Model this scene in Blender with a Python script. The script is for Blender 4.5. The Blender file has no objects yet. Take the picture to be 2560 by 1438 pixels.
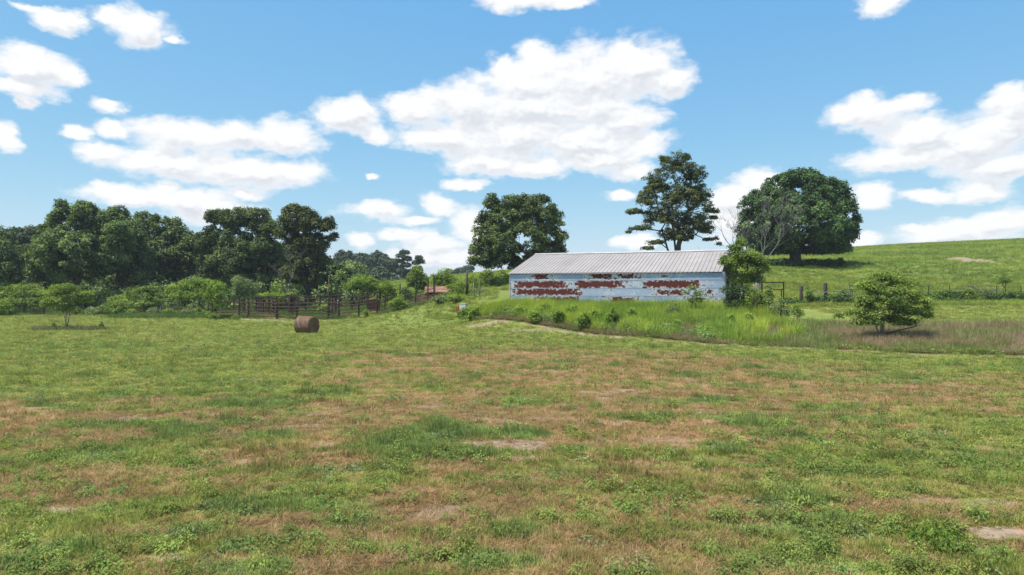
import bpy, math, random
import numpy as np
from mathutils import Vector, Matrix

SC = bpy.context.scene
COL = SC.collection
R = math.radians

# ------------------------------------------------------------------ camera
F = 1707.0            # focal length in photo pixels (24 mm on a 36 mm wide frame)
H = 3.2               # the camera hovers a little above the meadow
HZ = 722.0            # horizon row
cam_d = bpy.data.cameras.new('camera')
cam_d.lens = 24.0
cam_d.sensor_width = 36.0
cam_d.clip_start = 0.1
cam_d.clip_end = 20000
cam = bpy.data.objects.new('camera', cam_d)
cam.location = (0, 0, H)
cam.rotation_euler = (R(90.0) + (HZ - 719.0) / F, 0, 0)
COL.objects.link(cam)
SC.camera = cam

# ------------------------------------------------------------------ exposure
SC.view_settings.view_transform = 'Standard'
SC.view_settings.look = 'None'
SC.view_settings.exposure = 1.2
SC.view_settings.gamma = 1.0
SC.view_settings.use_curve_mapping = False
EXPO = 2 ** SC.view_settings.exposure
SC.cycles.max_bounces = 5
SC.cycles.diffuse_bounces = 2
SC.cycles.glossy_bounces = 1
SC.cycles.transmission_bounces = 3
SC.cycles.caustics_reflective = False
SC.cycles.caustics_refractive = False

# ------------------------------------------------------------------ sun
TO_SUN = Vector((-0.34, -0.15, 0.93)).normalized()
sun_d = bpy.data.lights.new('sun', 'SUN')
sun_d.energy = 2.9
sun_d.angle = R(0.6)
sun_d.color = (1.0, 0.955, 0.88)
sun = bpy.data.objects.new('sun', sun_d)
sun.rotation_euler = TO_SUN.to_track_quat('Z', 'Y').to_euler()
sun.location = (-40, -20, 90)
COL.objects.link(sun)

# ------------------------------------------------------------------ world: Nishita sky and cumulus clouds
W = bpy.data.worlds.new('World')
SC.world = W
W.use_nodes = True
W.cycles.sampling_method = 'MANUAL'
W.cycles.sample_map_resolution = 512
wt = W.node_tree
wt.nodes.clear()


class NT:
    """short hand for building node trees"""
    def __init__(self, tree):
        self.t = tree

    def n(self, kind, **kw):
        nd = self.t.nodes.new(kind)
        for k, v in kw.items():
            setattr(nd, k, v)
        return nd

    def link(self, a, b):
        self.t.links.new(a, b)

    def put(self, sock, v):
        if hasattr(v, 'is_output') or isinstance(v, bpy.types.NodeSocket):
            self.t.links.new(v, sock)
        else:
            sock.default_value = v

    def math(self, op, a, b=None, c=None, clamp=False):
        nd = self.n('ShaderNodeMath', operation=op, use_clamp=clamp)
        self.put(nd.inputs[0], a)
        if b is not None:
            self.put(nd.inputs[1], b)
        if c is not None:
            self.put(nd.inputs[2], c)
        return nd.outputs[0]

    def vmath(self, op, a, b=None, c=None):
        nd = self.n('ShaderNodeVectorMath', operation=op)
        self.put(nd.inputs[0], a)
        if b is not None:
            if op == 'SCALE':
                self.put(nd.inputs['Scale'], b)
            else:
                self.put(nd.inputs[1], b)
        if c is not None:
            self.put(nd.inputs[2], c)
        return nd.outputs['Value'] if op in ('LENGTH', 'DISTANCE', 'DOT_PRODUCT') else nd.outputs['Vector']

    def noise(self, vec, scale, detail=4.0, rough=0.55, dist=0.0, out='Fac'):
        nd = self.n('ShaderNodeTexNoise')
        if vec is not None:
            self.link(vec, nd.inputs['Vector'])
        nd.inputs['Scale'].default_value = scale
        nd.inputs['Detail'].default_value = detail
        nd.inputs['Roughness'].default_value = rough
        nd.inputs['Distortion'].default_value = dist
        return nd.outputs[out]

    def mix(self, f, a, b, blend='MIX'):
        nd = self.n('ShaderNodeMix', data_type='RGBA', blend_type=blend)
        self.put(nd.inputs[0], f)
        for s, v in ((nd.inputs[6], a), (nd.inputs[7], b)):
            if isinstance(v, (tuple, list)) and len(v) == 3:
                v = (*v, 1.0)
            self.put(s, v)
        return nd.outputs[2]

    def remap(self, v, a, b, c=0.0, d=1.0, smooth=True):
        nd = self.n('ShaderNodeMapRange', interpolation_type='SMOOTHSTEP' if smooth else 'LINEAR')
        self.put(nd.inputs['Value'], v)
        nd.inputs['From Min'].default_value = a
        nd.inputs['From Max'].default_value = b
        nd.inputs['To Min'].default_value = c
        nd.inputs['To Max'].default_value = d
        return nd.outputs['Result']

    def attr(self, name, kind='GEOMETRY', out='Fac'):
        nd = self.n('ShaderNodeAttribute', attribute_type=kind, attribute_name=name)
        return nd.outputs[out]


SKY_STRENGTH = 0.10
w = NT(wt)
geo = w.n('ShaderNodeTexCoord')
D = geo.outputs['Generated']
sky = w.n('ShaderNodeTexSky', sky_type='NISHITA')
sky.sun_disc = False
sky.sun_elevation = math.asin(TO_SUN.z)
sky.sun_rotation = math.atan2(TO_SUN.x, TO_SUN.y)
sky.altitude = 100.0
sky.air_density = 1.0
sky.dust_density = 0.4
sky.ozone_density = 2.2

# clouds: (photo x, photo y, half width, half height) turned into azimuth and elevation
CLOUDS = [
    (1600, 175, 95, 62), (1480, 195, 150, 72), (1345, 155, 58, 44), (1565, 135, 62, 38), (1668, 200, 66, 44),
    (1250, 165, 34, 28), (1300, 215, 110, 50),
    (875, 292, 88, 44), (935, 340, 34, 20), (1040, 275, 100, 36), (1170, 262, 130, 50), (1330, 265, 170, 60),
    (1500, 262, 80, 46), (1560, 300, 90, 45), (1110, 345, 125, 38), (1300, 340, 190, 56), (1480, 350, 160, 52),
    (1600, 365, 60, 34), (1220, 405, 110, 30), (1340, 415, 90, 26), (1500, 395, 130, 32), (1590, 425, 62, 24),
    (470, 345, 140, 40), (600, 340, 80, 34), (715, 345, 78, 42), (265, 382, 86, 26), (420, 408, 170, 34),
    (600, 428, 150, 36), (730, 432, 80, 30), (195, 328, 44, 20), (290, 322, 52, 18),
    (330, 487, 130, 24), (470, 500, 120, 32), (540, 530, 110, 30), (605, 482, 50, 16), (410, 470, 50, 20),
    (150, 52, 72, 26), (340, 70, 78, 40), (285, 42, 48, 20), (430, 104, 28, 10), (70, 22, 40, 12),
    (70, 165, 110, 44), (175, 195, 52, 24), (40, 215, 120, 22), (65, 255, 32, 17), (8, 335, 42, 34), (278, 258, 44, 18),
    (1165, 460, 52, 13), (1100, 508, 44, 28), (940, 524, 76, 22), (1045, 548, 58, 11), (900, 600, 36, 20),
    (1010, 586, 66, 16), (1085, 612, 80, 22), (1110, 642, 120, 20), (1185, 560, 50, 46), (925, 441, 18, 6),
    (1330, -2, 120, 22), (1410, 12, 56, 12), (2205, 4, 58, 22),
    (2170, 285, 100, 40), (2250, 260, 80, 24), (2310, 330, 120, 46), (2420, 370, 150, 56), (2515, 320, 90, 60),
    (2240, 395, 130, 36), (2500, 410, 120, 40), (2530, 260, 70, 46), (2180, 487, 58, 30), (2330, 488, 70, 16), (2440, 475, 80, 26),
    (1895, 455, 62, 34), (1835, 500, 64, 34), (1850, 555, 90, 40), (1590, 608, 62, 17), (1545, 484, 38, 14),
    (2160, 600, 60, 14), (2390, 580, 150, 30), (2500, 556, 90, 32), (2300, 570, 60, 14),
]


def sky_dir(px, py):
    az = math.atan((px - 1280) / F)
    el = math.atan((HZ - py) / F * math.cos(az))
    return az, el


sep = w.n('ShaderNodeSeparateXYZ')
w.link(D, sep.inputs[0])
az = w.math('ARCTAN2', sep.outputs[0], sep.outputs[1])
el = w.math('ARCSINE', sep.outputs[2])
comb = w.n('ShaderNodeCombineXYZ')
w.link(az, comb.inputs[0])
w.link(el, comb.inputs[1])
AE = comb.outputs[0]
# stretch the noise sideways so that cloud bottoms stay flat
stretch = w.vmath('MULTIPLY', AE, (1.0, 1.7, 1.0))
warp = w.noise(stretch, 16.0, 5.0, 0.6, 0.0, out='Color')
warp = w.vmath('MULTIPLY', w.vmath('SUBTRACT', warp, (0.5, 0.5, 0.5)), (0.040, 0.026, 0.0))
warp2 = w.noise(stretch, 62.0, 4.0, 0.62, 0.0, out='Color')
warp2 = w.vmath('MULTIPLY', w.vmath('SUBTRACT', warp2, (0.5, 0.5, 0.5)), (0.012, 0.009, 0.0))
Q = w.vmath('ADD', w.vmath('ADD', AE, warp), warp2)


def cloud_chain(vec, blobs):
    d = None
    for (px, py, rx, ry) in blobs:
        a, e = sky_dir(px, py)
        ra = rx / F * math.cos(a) ** 2 * 1.14
        re = ry / F * math.cos(a) * 1.18
        v = w.vmath('MULTIPLY_ADD', vec, (1 / ra, 1 / re, 0.0), (-a / ra, -e / re, 0.0))
        ln = w.vmath('LENGTH', v)
        d = ln if d is None else w.math('SMOOTH_MIN', d, ln, 0.30)
    return d


dist = cloud_chain(Q, CLOUDS)
up = w.vmath('ADD', Q, (-0.006, 0.016, 0.0))
dist_up = cloud_chain(up, [b for b in CLOUDS if b[2] > 62])
fine = w.noise(stretch, 24.0, 6.0, 0.58)
def billow(vec):
    vo = w.n('ShaderNodeTexVoronoi', voronoi_dimensions='2D', feature='F1')
    w.link(vec, vo.inputs['Vector'])
    vo.inputs['Scale'].default_value = 19.0
    vo.inputs['Detail'].default_value = 2.0
    vo.inputs['Roughness'].default_value = 0.55
    vo.inputs['Lacunarity'].default_value = 2.3
    return vo.outputs['Distance']


wv = w.vmath('ADD', w.vmath('ADD', stretch, warp2), warp)
bil = billow(wv)
bil_up = billow(w.vmath('ADD', wv, (-0.004, 0.011, 0.0)))
fine_up = w.noise(w.vmath('ADD', stretch, (-0.006, 0.018, 0.0)), 24.0, 4.0, 0.58)
# everywhere outside the picture the same kind of broken cumulus goes on
wide = w.noise(w.vmath('MULTIPLY', D, (1.0, 1.0, 2.6)), 3.4, 6.0, 0.55, 0.3)
wide_d = w.remap(wide, 0.47, 0.63, 1.9, 0.35)
off_side = w.remap(w.math('ABSOLUTE', az), 0.64, 0.78)
off_top = w.remap(el, 0.42, 0.56)
outside = w.math('MAXIMUM', off_side, off_top)
lobe = w.math('SUBTRACT', dist_up, dist)
dist = w.math('ADD', w.math('MULTIPLY', w.math('SUBTRACT', 1.0, outside), dist), w.math('MULTIPLY', outside, wide_d))
dens = w.math('ADD', w.math('MULTIPLY', w.math('SUBTRACT', 1.02, dist), 1.15), w.math('ADD', w.math('MULTIPLY', w.math('SUBTRACT', fine, 0.5), 0.95), w.math('MULTIPLY', w.math('SUBTRACT', 0.60, bil), 0.42)))
alpha = w.remap(dens, -0.30, 0.46)
alpha = w.math('MULTIPLY', alpha, w.remap(el, 0.0, 0.02))
relief = w.math('ADD', w.math('MULTIPLY', w.math('SUBTRACT', fine, fine_up), 0.9), w.math('MULTIPLY', w.math('SUBTRACT', bil_up, bil), 0.55))
under = w.math('MULTIPLY', w.math('SUBTRACT', 1.05, dist_up), 0.95)
grey = w.math('ADD', w.math('MULTIPLY', under, 0.35), w.math('ADD', lobe, relief))
grey = w.math('MULTIPLY', w.remap(w.math('ADD', lobe, relief), 0.35, -0.45), w.remap(dens, 0.0, 0.6))
thin = w.remap(dens, 0.02, 0.5)
k = 1.0 / (SKY_STRENGTH * EXPO)
ccol = w.mix(grey, (1.03 * k, 1.03 * k, 1.035 * k), (0.76 * k, 0.79 * k, 0.84 * k))
# the photograph's sky: each channel keeps the Nishita gradient, compressed
sr = w.n('ShaderNodeSeparateColor'); w.link(sky.outputs[0], sr.inputs[0])
cc = w.n('ShaderNodeCombineColor')
for i, (ex, am) in enumerate(((0.92, 1.13), (0.53, 1.01), (0.19, 0.975))):
    v = w.math('MULTIPLY', w.math('POWER', w.math('MULTIPLY', sr.outputs[i], 0.1), ex), am * k)
    w.link(v, cc.inputs[i])
skyc = cc.outputs[0]
mixed = w.mix(w.math('MULTIPLY', alpha, 0.97), skyc, ccol)
bg = w.n('ShaderNodeBackground')
bg.inputs['Strength'].default_value = SKY_STRENGTH
w.link(mixed, bg.inputs['Color'])
wo = w.n('ShaderNodeOutputWorld')
w.link(bg.outputs[0], wo.inputs['Surface'])

# ------------------------------------------------------------------ noise and terrain
RNG = np.random.default_rng(7)


def _hash(ix, iy, seed):
    h = (ix.astype(np.int64) * 374761393 + iy.astype(np.int64) * 668265263 + seed * 1442695041) & 0xFFFFFFFF
    h = ((h ^ (h >> 13)) * 1274126177) & 0xFFFFFFFF
    h = h ^ (h >> 16)
    return (h & 0xFFFFFF) / float(0xFFFFFF)


def vnoise(x, y, seed=0):
    x = np.asarray(x, float); y = np.asarray(y, float)
    ix = np.floor(x); iy = np.floor(y)
    fx = x - ix; fy = y - iy
    fx = fx * fx * (3 - 2 * fx); fy = fy * fy * (3 - 2 * fy)
    a = _hash(ix, iy, seed); b = _hash(ix + 1, iy, seed)
    c = _hash(ix, iy + 1, seed); d = _hash(ix + 1, iy + 1, seed)
    return (a * (1 - fx) + b * fx) * (1 - fy) + (c * (1 - fx) + d * fx) * fy


def fbm(x, y, seed=0, octs=4):
    v = 0.0; amp = 0.5; tot = 0.0
    x = np.asarray(x, float); y = np.asarray(y, float)
    for o in range(octs):
        v = v + amp * vnoise(x + 17.3 * o, y - 9.1 * o, seed + o)
        tot += amp
        amp *= 0.5
        x = x * 2.03; y = y * 2.03
    return v / tot


def sstep(a, b, v):
    t = np.clip((v - a) / (b - a), 0, 1)
    return t * t * (3 - 2 * t)


CTRL = [(x, y, 0.0) for x in (-140, -90, -50, -25, -8) for y in (-40, 5, 30, 48)]
CTRL += [(x, y, 0.0) for x in (6, 25, 60, 120, 170) for y in (-40, 5, 20)]
CTRL += [(6, 34, 0.0), (1, 44, 0.0), (6, 46.5, 0.05), (11.8, 38.7, 0.0), (20, 33, 0.0), (25, 31.5, 0.0), (45, 28, 0.1), (-4.6, 57, 0.1)]
CTRL += [(-140, 74, 0), (-90, 74, 0), (-55, 70, 0), (-40, 74, 0), (-28, 74, 0), (-16, 72, 0.05), (-14.5, 77, 0.6), (-11, 78, 1.25), (-8, 66, 1.1), (-5, 63, 0.9)]
CTRL += [(-140, 110, 0.3), (-90, 110, 0.3), (-60, 105, 0.3), (-30, 100, 0.6), (-28, 90, 0.4), (-22, 92, 0.6)]
# barn pad
CTRL += [(-0.16, 56, 1.42), (7.7, 52.8, 1.40), (15.5, 49.7, 1.40), (5, 68, 1.8), (12, 64, 1.6), (20.4, 61.7, 1.6), (3, 51.5, 0.85), (10, 47, 0.8), (16, 45, 0.75)]
CTRL += [(21, 43, 0.7), (20.7, 38.4, 0.3), (30, 40, 0.7), (45, 40, 0.9), (30, 50, 1.2), (40, 48, 1.2), (60, 45, 1.2), (100, 45, 2.0), (170, 45, 3)]
CTRL += [(25, 63, 2.1), (35, 62, 2.1), (47, 62, 2.1), (60, 63, 2.3), (100, 66, 4)]
CTRL += [(0.5, 82, 4.5), (-3, 66, 2.5), (20, 85, 5.1), (39.5, 95, 6.7), (70, 105, 7.8), (45, 75, 3.4), (60, 80, 4.2), (100, 100, 8.2), (170, 90, 8)]
CTRL += [(120, 160, 14.8), (80, 160, 12.8), (58, 160, 10.8), (40, 160, 9.2), (20, 160, 7.8), (-9, 140, 6.2), (-24, 140, 4.6), (-40, 140, 2.2), (-80, 150, 1.0), (-140, 150, 1.0), (170, 160, 17)]
CTRL += [(170, 260, 12), (120, 230, 11), (60, 230, 8), (10, 230, 5), (-40, 230, 3), (-90, 240, 2), (-140, 260, 2), (60, 260, 6), (-20, 260, 3)]
CTRL = np.array(CTRL, float)


def _tps_fit(P):
    S = 50.0
    xy = P[:, :2] / S
    n = len(P)
    d2 = ((xy[:, None] - xy[None]) ** 2).sum(-1)
    K = 0.5 * d2 * np.log(d2 + 1e-9) + np.eye(n) * 2e-4
    A = np.zeros((n + 3, n + 3))
    A[:n, :n] = K; A[:n, n] = 1; A[:n, n + 1:] = xy; A[n, :n] = 1; A[n + 1:, :n] = xy.T
    b = np.zeros(n + 3); b[:n] = P[:, 2]
    return np.linalg.solve(A, b), xy, S


_TW, _TXY, _TS = _tps_fit(CTRL)


def zbase(x, y):
    x = np.asarray(x, float); y = np.asarray(y, float)
    sh = np.broadcast(x, y).shape
    xf = np.broadcast_to(x, sh).ravel(); yf = np.broadcast_to(y, sh).ravel()
    xc = np.clip(xf, -140, 170) / _TS; yc = np.clip(yf, -40, 260) / _TS
    n = len(_TXY)
    out = _TW[n] + _TW[n + 1] * xc + _TW[n + 2] * yc
    for i in range(n):
        d2 = (xc - _TXY[i, 0]) ** 2 + (yc - _TXY[i, 1]) ** 2
        out = out + _TW[i] * 0.5 * d2 * np.log(d2 + 1e-9)
    far = np.maximum(0, np.maximum(np.maximum(np.abs(xf) - 170, 0), yf - 260))
    out = out * np.exp(-far / 260.0) - 0.004 * far
    return out.reshape(sh)


def zg(x, y):
    """ground height with its small humps"""
    b = zbase(x, y)
    near = np.exp(-np.maximum(0, np.asarray(y, float) - 20) / 60.0)
    hum = (fbm(np.asarray(x) * 0.35, np.asarray(y) * 0.5, 3, 3) - 0.5) * 0.10 + (fbm(np.asarray(x) * 2.2, np.asarray(y) * 2.6, 11, 3) - 0.5) * 0.05
    return b + hum * near


def gz(x, y):
    return float(zg(np.array([x]), np.array([y]))[0])


def at(px, py, Y):
    """a point of the photograph at distance Y"""
    return Vector(((px - 1280) / F * Y, Y, H + (HZ - py) / F * Y))


def on_ground(px, Y):
    X = (px - 1280) / F * Y
    return Vector((X, Y, gz(X, Y)))


def ground_hit(px, py, y0=4.0, y1=160.0):
    ys = np.linspace(y0, y1, 3000)
    xs = (px - 1280) / F * ys
    ray = H + (HZ - py) / F * ys
    below = ray <= zbase(xs, ys)
    i = int(np.argmax(below)) if below.any() else len(ys) - 1
    return xs[i], ys[i]


TRACK = np.array([(-9, 74), (-6.5, 66), (-4.4, 59), (-1, 52.5), (6, 46.3), (11.8, 38.9), (19.9, 33.2), (24.5, 32.0), (45, 28.5)])


def track_dist(x, y):
    best = np.full(np.broadcast(x, y).shape, 1e9)
    for a, b in zip(TRACK[:-1], TRACK[1:]):
        ab = b - a
        t = np.clip(((x - a[0]) * ab[0] + (y - a[1]) * ab[1]) / (ab @ ab), 0, 1)
        d = np.hypot(x - a[0] - t * ab[0], y - a[1] - t * ab[1])
        best = np.minimum(best, d)
    return best


def track_y(x):
    return np.interp(x, TRACK[:, 0], TRACK[:, 1])


# patches that can be told apart in the photograph: (photo x, photo y, half width, half height, strength)
SOIL = [(1190, 1052, 80, 7, .8), (1250, 1115, 130, 9, 1.0), (1350, 1125, 70, 8, .8), (1340, 1148, 80, 9, .7), (1130, 1142, 25, 8, .9), (1250, 1118, 60, 6, .9),
        (240, 1375, 60, 18, 1.0), (2500, 1335, 75, 13, 1.1), (320, 1048, 70, 10, .9), (150, 1275, 60, 14, .9), (1250, 1380, 60, 14, .9), (1770, 1432, 40, 10, .9),
        (1100, 1422, 40, 10, .9), (60, 1370, 90, 22, .8), (420, 1400, 90, 22, .7), (2330, 1250, 110, 10, .7), (2480, 1260, 90, 14, .7), (2380, 1390, 80, 14, .7),
        (140, 1015, 110, 16, .7), (1790, 992, 30, 4, .7), (1210, 812, 70, 6, .9), (1330, 826, 70, 5, .7), (2420, 650, 45, 8, 1.0), (2460, 653, 30, 6, .9),
        (700, 800, 120, 5, .7), (820, 797, 70, 4, .6), (2450, 752, 22, 5, 1.0), (1130, 1195, 40, 8, .5), (2100, 1410, 110, 12, .5)]
LUSH = [(1010, 1105, 130, 32, 1.0), (1150, 1085, 110, 18, 1.0), (1270, 1090, 95, 14, 1.0), (1210, 1138, 110, 11, .9), (1060, 1140, 90, 14, .8), (1430, 1125, 70, 10, .7),
        (620, 1010, 150, 12, .8), (460, 1085, 90, 18, .9), (690, 1090, 70, 12, .7), (480, 1330, 90, 20, .8), (170, 1385, 120, 25, .9), (640, 1430, 140, 26, .9), (2350, 1345, 70, 22, 1.0),
        (1880, 1060, 110, 16, .9), (1800, 1120, 90, 16, .7), (1980, 1250, 110, 20, .8), (2440, 1170, 60, 16, .7), (1290, 1330, 80, 18, .6), (930, 1380, 90, 20, .6),
        (2000, 1410, 200, 30, .5), (2420, 1385, 80, 16, .8), (580, 1060, 60, 10, .7), (60, 1420, 120, 24, .9), (1800, 1385, 60, 16, .6), (900, 1300, 120, 20, .4)]


def _patch_world(lst):
    out = []
    for px, py, rx, ry, s in lst:
        x, y = ground_hit(px, py)
        xr = rx / F * y
        _, y_a = ground_hit(px, py - ry)
        _, y_b = ground_hit(px, py + ry)
        out.append((x, y, xr, max(0.12, (y_a - y_b) * 0.5), s))
    return out


SOIL_W = _patch_world(SOIL)
LUSH_W = _patch_world(LUSH)


def patches(x, y, lst, seed):
    wx = (fbm(x * 0.9, y * 0.9, seed, 4) - 0.5) * 1.3
    v = np.zeros(np.broadcast(x, y).shape)
    for (cx, cy, rx, ry, s) in lst:
        d = np.sqrt(((x - cx) / rx) ** 2 + ((y - cy) / ry) ** 2) + wx
        v = np.maximum(v, s * (1 - sstep(0.55, 1.15, d)))
    return v


def fields(x, y):
    """what grows where: dry, soil and lush between 0 and 1"""
    a = 0.10
    xr = x * math.cos(a) + y * math.sin(a); yr = -x * math.sin(a) + y * math.cos(a)
    n1 = fbm(xr * 0.13, yr * 0.42, 21, 5)
    n2 = fbm(xr * 0.55, yr * 1.25, 31, 5)
    n3 = fbm(xr * 1.9, yr * 2.9, 41, 3)
    n4 = fbm(x * 4.2, y * 5.5, 43, 3)
    n = 0.34 * n1 + 0.30 * n2 + 0.20 * n3 + 0.16 * n4 - 0.012
    brown = np.exp(-((x - 3.5 - 0.12 * (y - 18)) / (7.0 + 0.32 * (y - 14))) ** 2) * sstep(13, 18, y) * (1 - sstep(32, 42, y)) * 0.135
    brown = brown + np.exp(-((x + 11.5) / 6.0) ** 2) * np.exp(-((y - 16.8) / 2.2) ** 2) * 0.20
    fore = (1 - sstep(9, 13, y)) * 0.03
    green_far = sstep(30, 44, y) * 0.16
    left_green = (1 - sstep(-14, -3, x)) * sstep(18, 23, y) * 0.14
    td0 = track_y(x) - y
    band = sstep(0.3, 1.2, td0) * (1 - sstep(5.5, 10.0, td0)) * sstep(-9, -5, x) * 0.30
    right_green = sstep(4, 10, x) * (1 - sstep(15, 20, y)) * sstep(9, 12, y) * 0.06
    dry = sstep(0.42, 0.60, n + brown + fore - green_far - left_green - band - right_green)
    soil = patches(x, y, SOIL_W, 51)
    soil = np.maximum(soil, sstep(0.64, 0.76, fbm(x * 0.8, y * 1.5, 61, 4)) * dry * (1 - sstep(35, 45, y)) * 0.8)
    td = track_dist(x, y) + (fbm(x * 0.7, y * 0.7, 71, 3) - 0.5) * 1.6
    ends = sstep(-3, 4, x)
    soil = np.maximum(soil, (1 - sstep(0.15, 0.85, np.abs(td))) * 0.62 * np.clip(0.2 + ends, 0, 1))
    lush = patches(x, y, LUSH_W, 81)
    lush = np.maximum(lush, sstep(0.60, 0.75, fbm(x * 0.5 + 9, y * 1.0, 91, 4)) * 0.8 * (1 - sstep(35, 45, y)))
    soil = soil * (1 - 0.7 * lush)
    dry = dry * (1 - lush)
    # the bank on the right behind the track is dry too
    bank = sstep(11, 16, x) * sstep(0.3, 1.5, y - track_y(x)) * (1 - sstep(9, 14, y - track_y(x)))
    dry = np.maximum(dry, bank * 0.75)
    hill = sstep(58, 66, y)
    dry = dry * (1 - 0.75 * hill)
    return dry, soil, lush


# ------------------------------------------------------------------ mesh helpers
def mesh_np(name, V, faces, smooth=False):
    """faces: (m, k) index array"""
    me = bpy.data.meshes.new(name)
    V = np.ascontiguousarray(V, dtype=np.float32)
    Fc = np.ascontiguousarray(faces, dtype=np.int32)
    m, kk = Fc.shape
    me.vertices.add(len(V))
    me.vertices.foreach_set('co', V.ravel())
    me.loops.add(m * kk)
    me.loops.foreach_set('vertex_index', Fc.ravel())
    me.polygons.add(m)
    me.polygons.foreach_set('loop_start', np.arange(m, dtype=np.int32) * kk)
    if smooth:
        me.polygons.foreach_set('use_smooth', np.ones(m, dtype=bool))
    me.update(calc_edges=True)
    return me


class MB:
    """collects boxes, tubes and free faces into one mesh"""
    def __init__(self):
        self.v = []; self.f = []

    def box(self, c, s, rz=0.0, M=None):
        b = len(self.v)
        m = M if M is not None else Matrix.Translation(Vector(c)) @ Matrix.Rotation(rz, 4, 'Z')
        for dx in (-.5, .5):
            for dy in (-.5, .5):
                for dz in (-.5, .5):
                    self.v.append(tuple(m @ Vector((dx * s[0], dy * s[1], dz * s[2]))))
        for q in ((0, 1, 3, 2), (4, 6, 7, 5), (0, 4, 5, 1), (2, 3, 7, 6), (0, 2, 6, 4), (1, 5, 7, 3)):
            self.f.append(tuple(b + i for i in q))
        return self

    def tube(self, p0, p1, r0, r1=None, n=8, caps=True):
        r1 = r0 if r1 is None else r1
        p0 = Vector(p0); p1 = Vector(p1)
        d = (p1 - p0).normalized()
        a = d.orthogonal().normalized(); c = d.cross(a)
        b = len(self.v)
        for p, r in ((p0, r0), (p1, r1)):
            for i in range(n):
                t = 2 * math.pi * i / n
                self.v.append(tuple(p + a * (r * math.cos(t)) + c * (r * math.sin(t))))
        for i in range(n):
            j = (i + 1) % n
            self.f.append((b + i, b + j, b + n + j, b + n + i))
        if caps:
            self.f.append(tuple(b + i for i in reversed(range(n))))
            self.f.append(tuple(b + n + i for i in range(n)))
        return self

    def poly(self, pts):
        b = len(self.v)
        self.v += [tuple(p) for p in pts]
        self.f.append(tuple(range(b, b + len(pts))))
        return self

    def mesh(self, name, smooth=False):
        me = bpy.data.meshes.new(name)
        me.from_pydata(self.v, [], self.f)
        if smooth:
            for p in me.polygons:
                p.use_smooth = True
        me.update()
        return me


def link(name, me, mat=None, parent=None, loc=None):
    o = bpy.data.objects.new(name, me)
    if mat is not None and me is not None and not me.materials:
        me.materials.append(mat)
    COL.objects.link(o)
    if parent is not None:
        o.parent = parent
    if loc is not None:
        o.location = loc
    return o


def tag(o, label=None, cat=None, group=None, kind=None):
    if label: o['label'] = label
    if cat: o['category'] = cat
    if group: o['group'] = group
    if kind: o['kind'] = kind
    return o


def thing(name, label, cat, loc, rz=0.0, group=None):
    o = bpy.data.objects.new(name, None)
    o.empty_display_size = 0.2
    o.location = loc
    o.rotation_euler = (0, 0, rz)
    COL.objects.link(o)
    return tag(o, label, cat, group)


def copy_tree(src, loc, rz=0.0, scale=None, label=None):
    r = src.copy(); COL.objects.link(r)
    r.location = loc; r.rotation_euler = (0, 0, rz)
    if scale is not None: r.scale = scale
    if label: r['label'] = label
    for ch in list(src.children):
        c = ch.copy(); COL.objects.link(c); c.parent = r
        for g in ch.children:
            d = g.copy(); COL.objects.link(d); d.parent = c
    return r


# ------------------------------------------------------------------ materials
def mat_new(name):
    m = bpy.data.materials.new(name)
    m.use_nodes = True
    m.node_tree.nodes.clear()
    t = NT(m.node_tree)
    out = t.n('ShaderNodeOutputMaterial')
    return m, t, out


def principled(t, out, color, rough=0.8, metal=0.0, spec=0.3, bump=None, bump_d=0.02, bump_s=0.5):
    b = t.n('ShaderNodeBsdfPrincipled')
    if isinstance(color, tuple):
        b.inputs['Base Color'].default_value = (*color, 1.0)
    else:
        t.link(color, b.inputs['Base Color'])
    t.put(b.inputs['Roughness'], rough)
    b.inputs['Metallic'].default_value = metal
    b.inputs['Specular IOR Level'].default_value = spec
    if bump is not None:
        bn = t.n('ShaderNodeBump')
        bn.inputs['Distance'].default_value = bump_d
        bn.inputs['Strength'].default_value = bump_s
        t.link(bump, bn.inputs['Height'])
        t.link(bn.outputs[0], b.inputs['Normal'])
    t.link(b.outputs[0], out.inputs['Surface'])
    return b


def worn(name, c0, c1, scale=3.0, rough=0.85, metal=0.0, stretch=(1, 1, 1), spec=0.25):
    """two-tone weathered surface"""
    m, t, out = mat_new(name)
    tc = t.n('ShaderNodeTexCoord')
    g = t.n('ShaderNodeNewGeometry')
    v = t.vmath('MULTIPLY', g.outputs['Position'], stretch)
    n = t.noise(v, scale, 5, 0.65)
    c = t.mix(t.remap(n, 0.35, 0.68), c0, c1)
    f = t.noise(v, scale * 9, 3, 0.6)
    c = t.mix(t.remap(f, 0.3, 0.75, 0.0, 0.35), c, tuple(x * 0.5 for x in c0))
    principled(t, out, c, rough, metal, spec, f, 0.01, 0.4)
    return m


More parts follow.
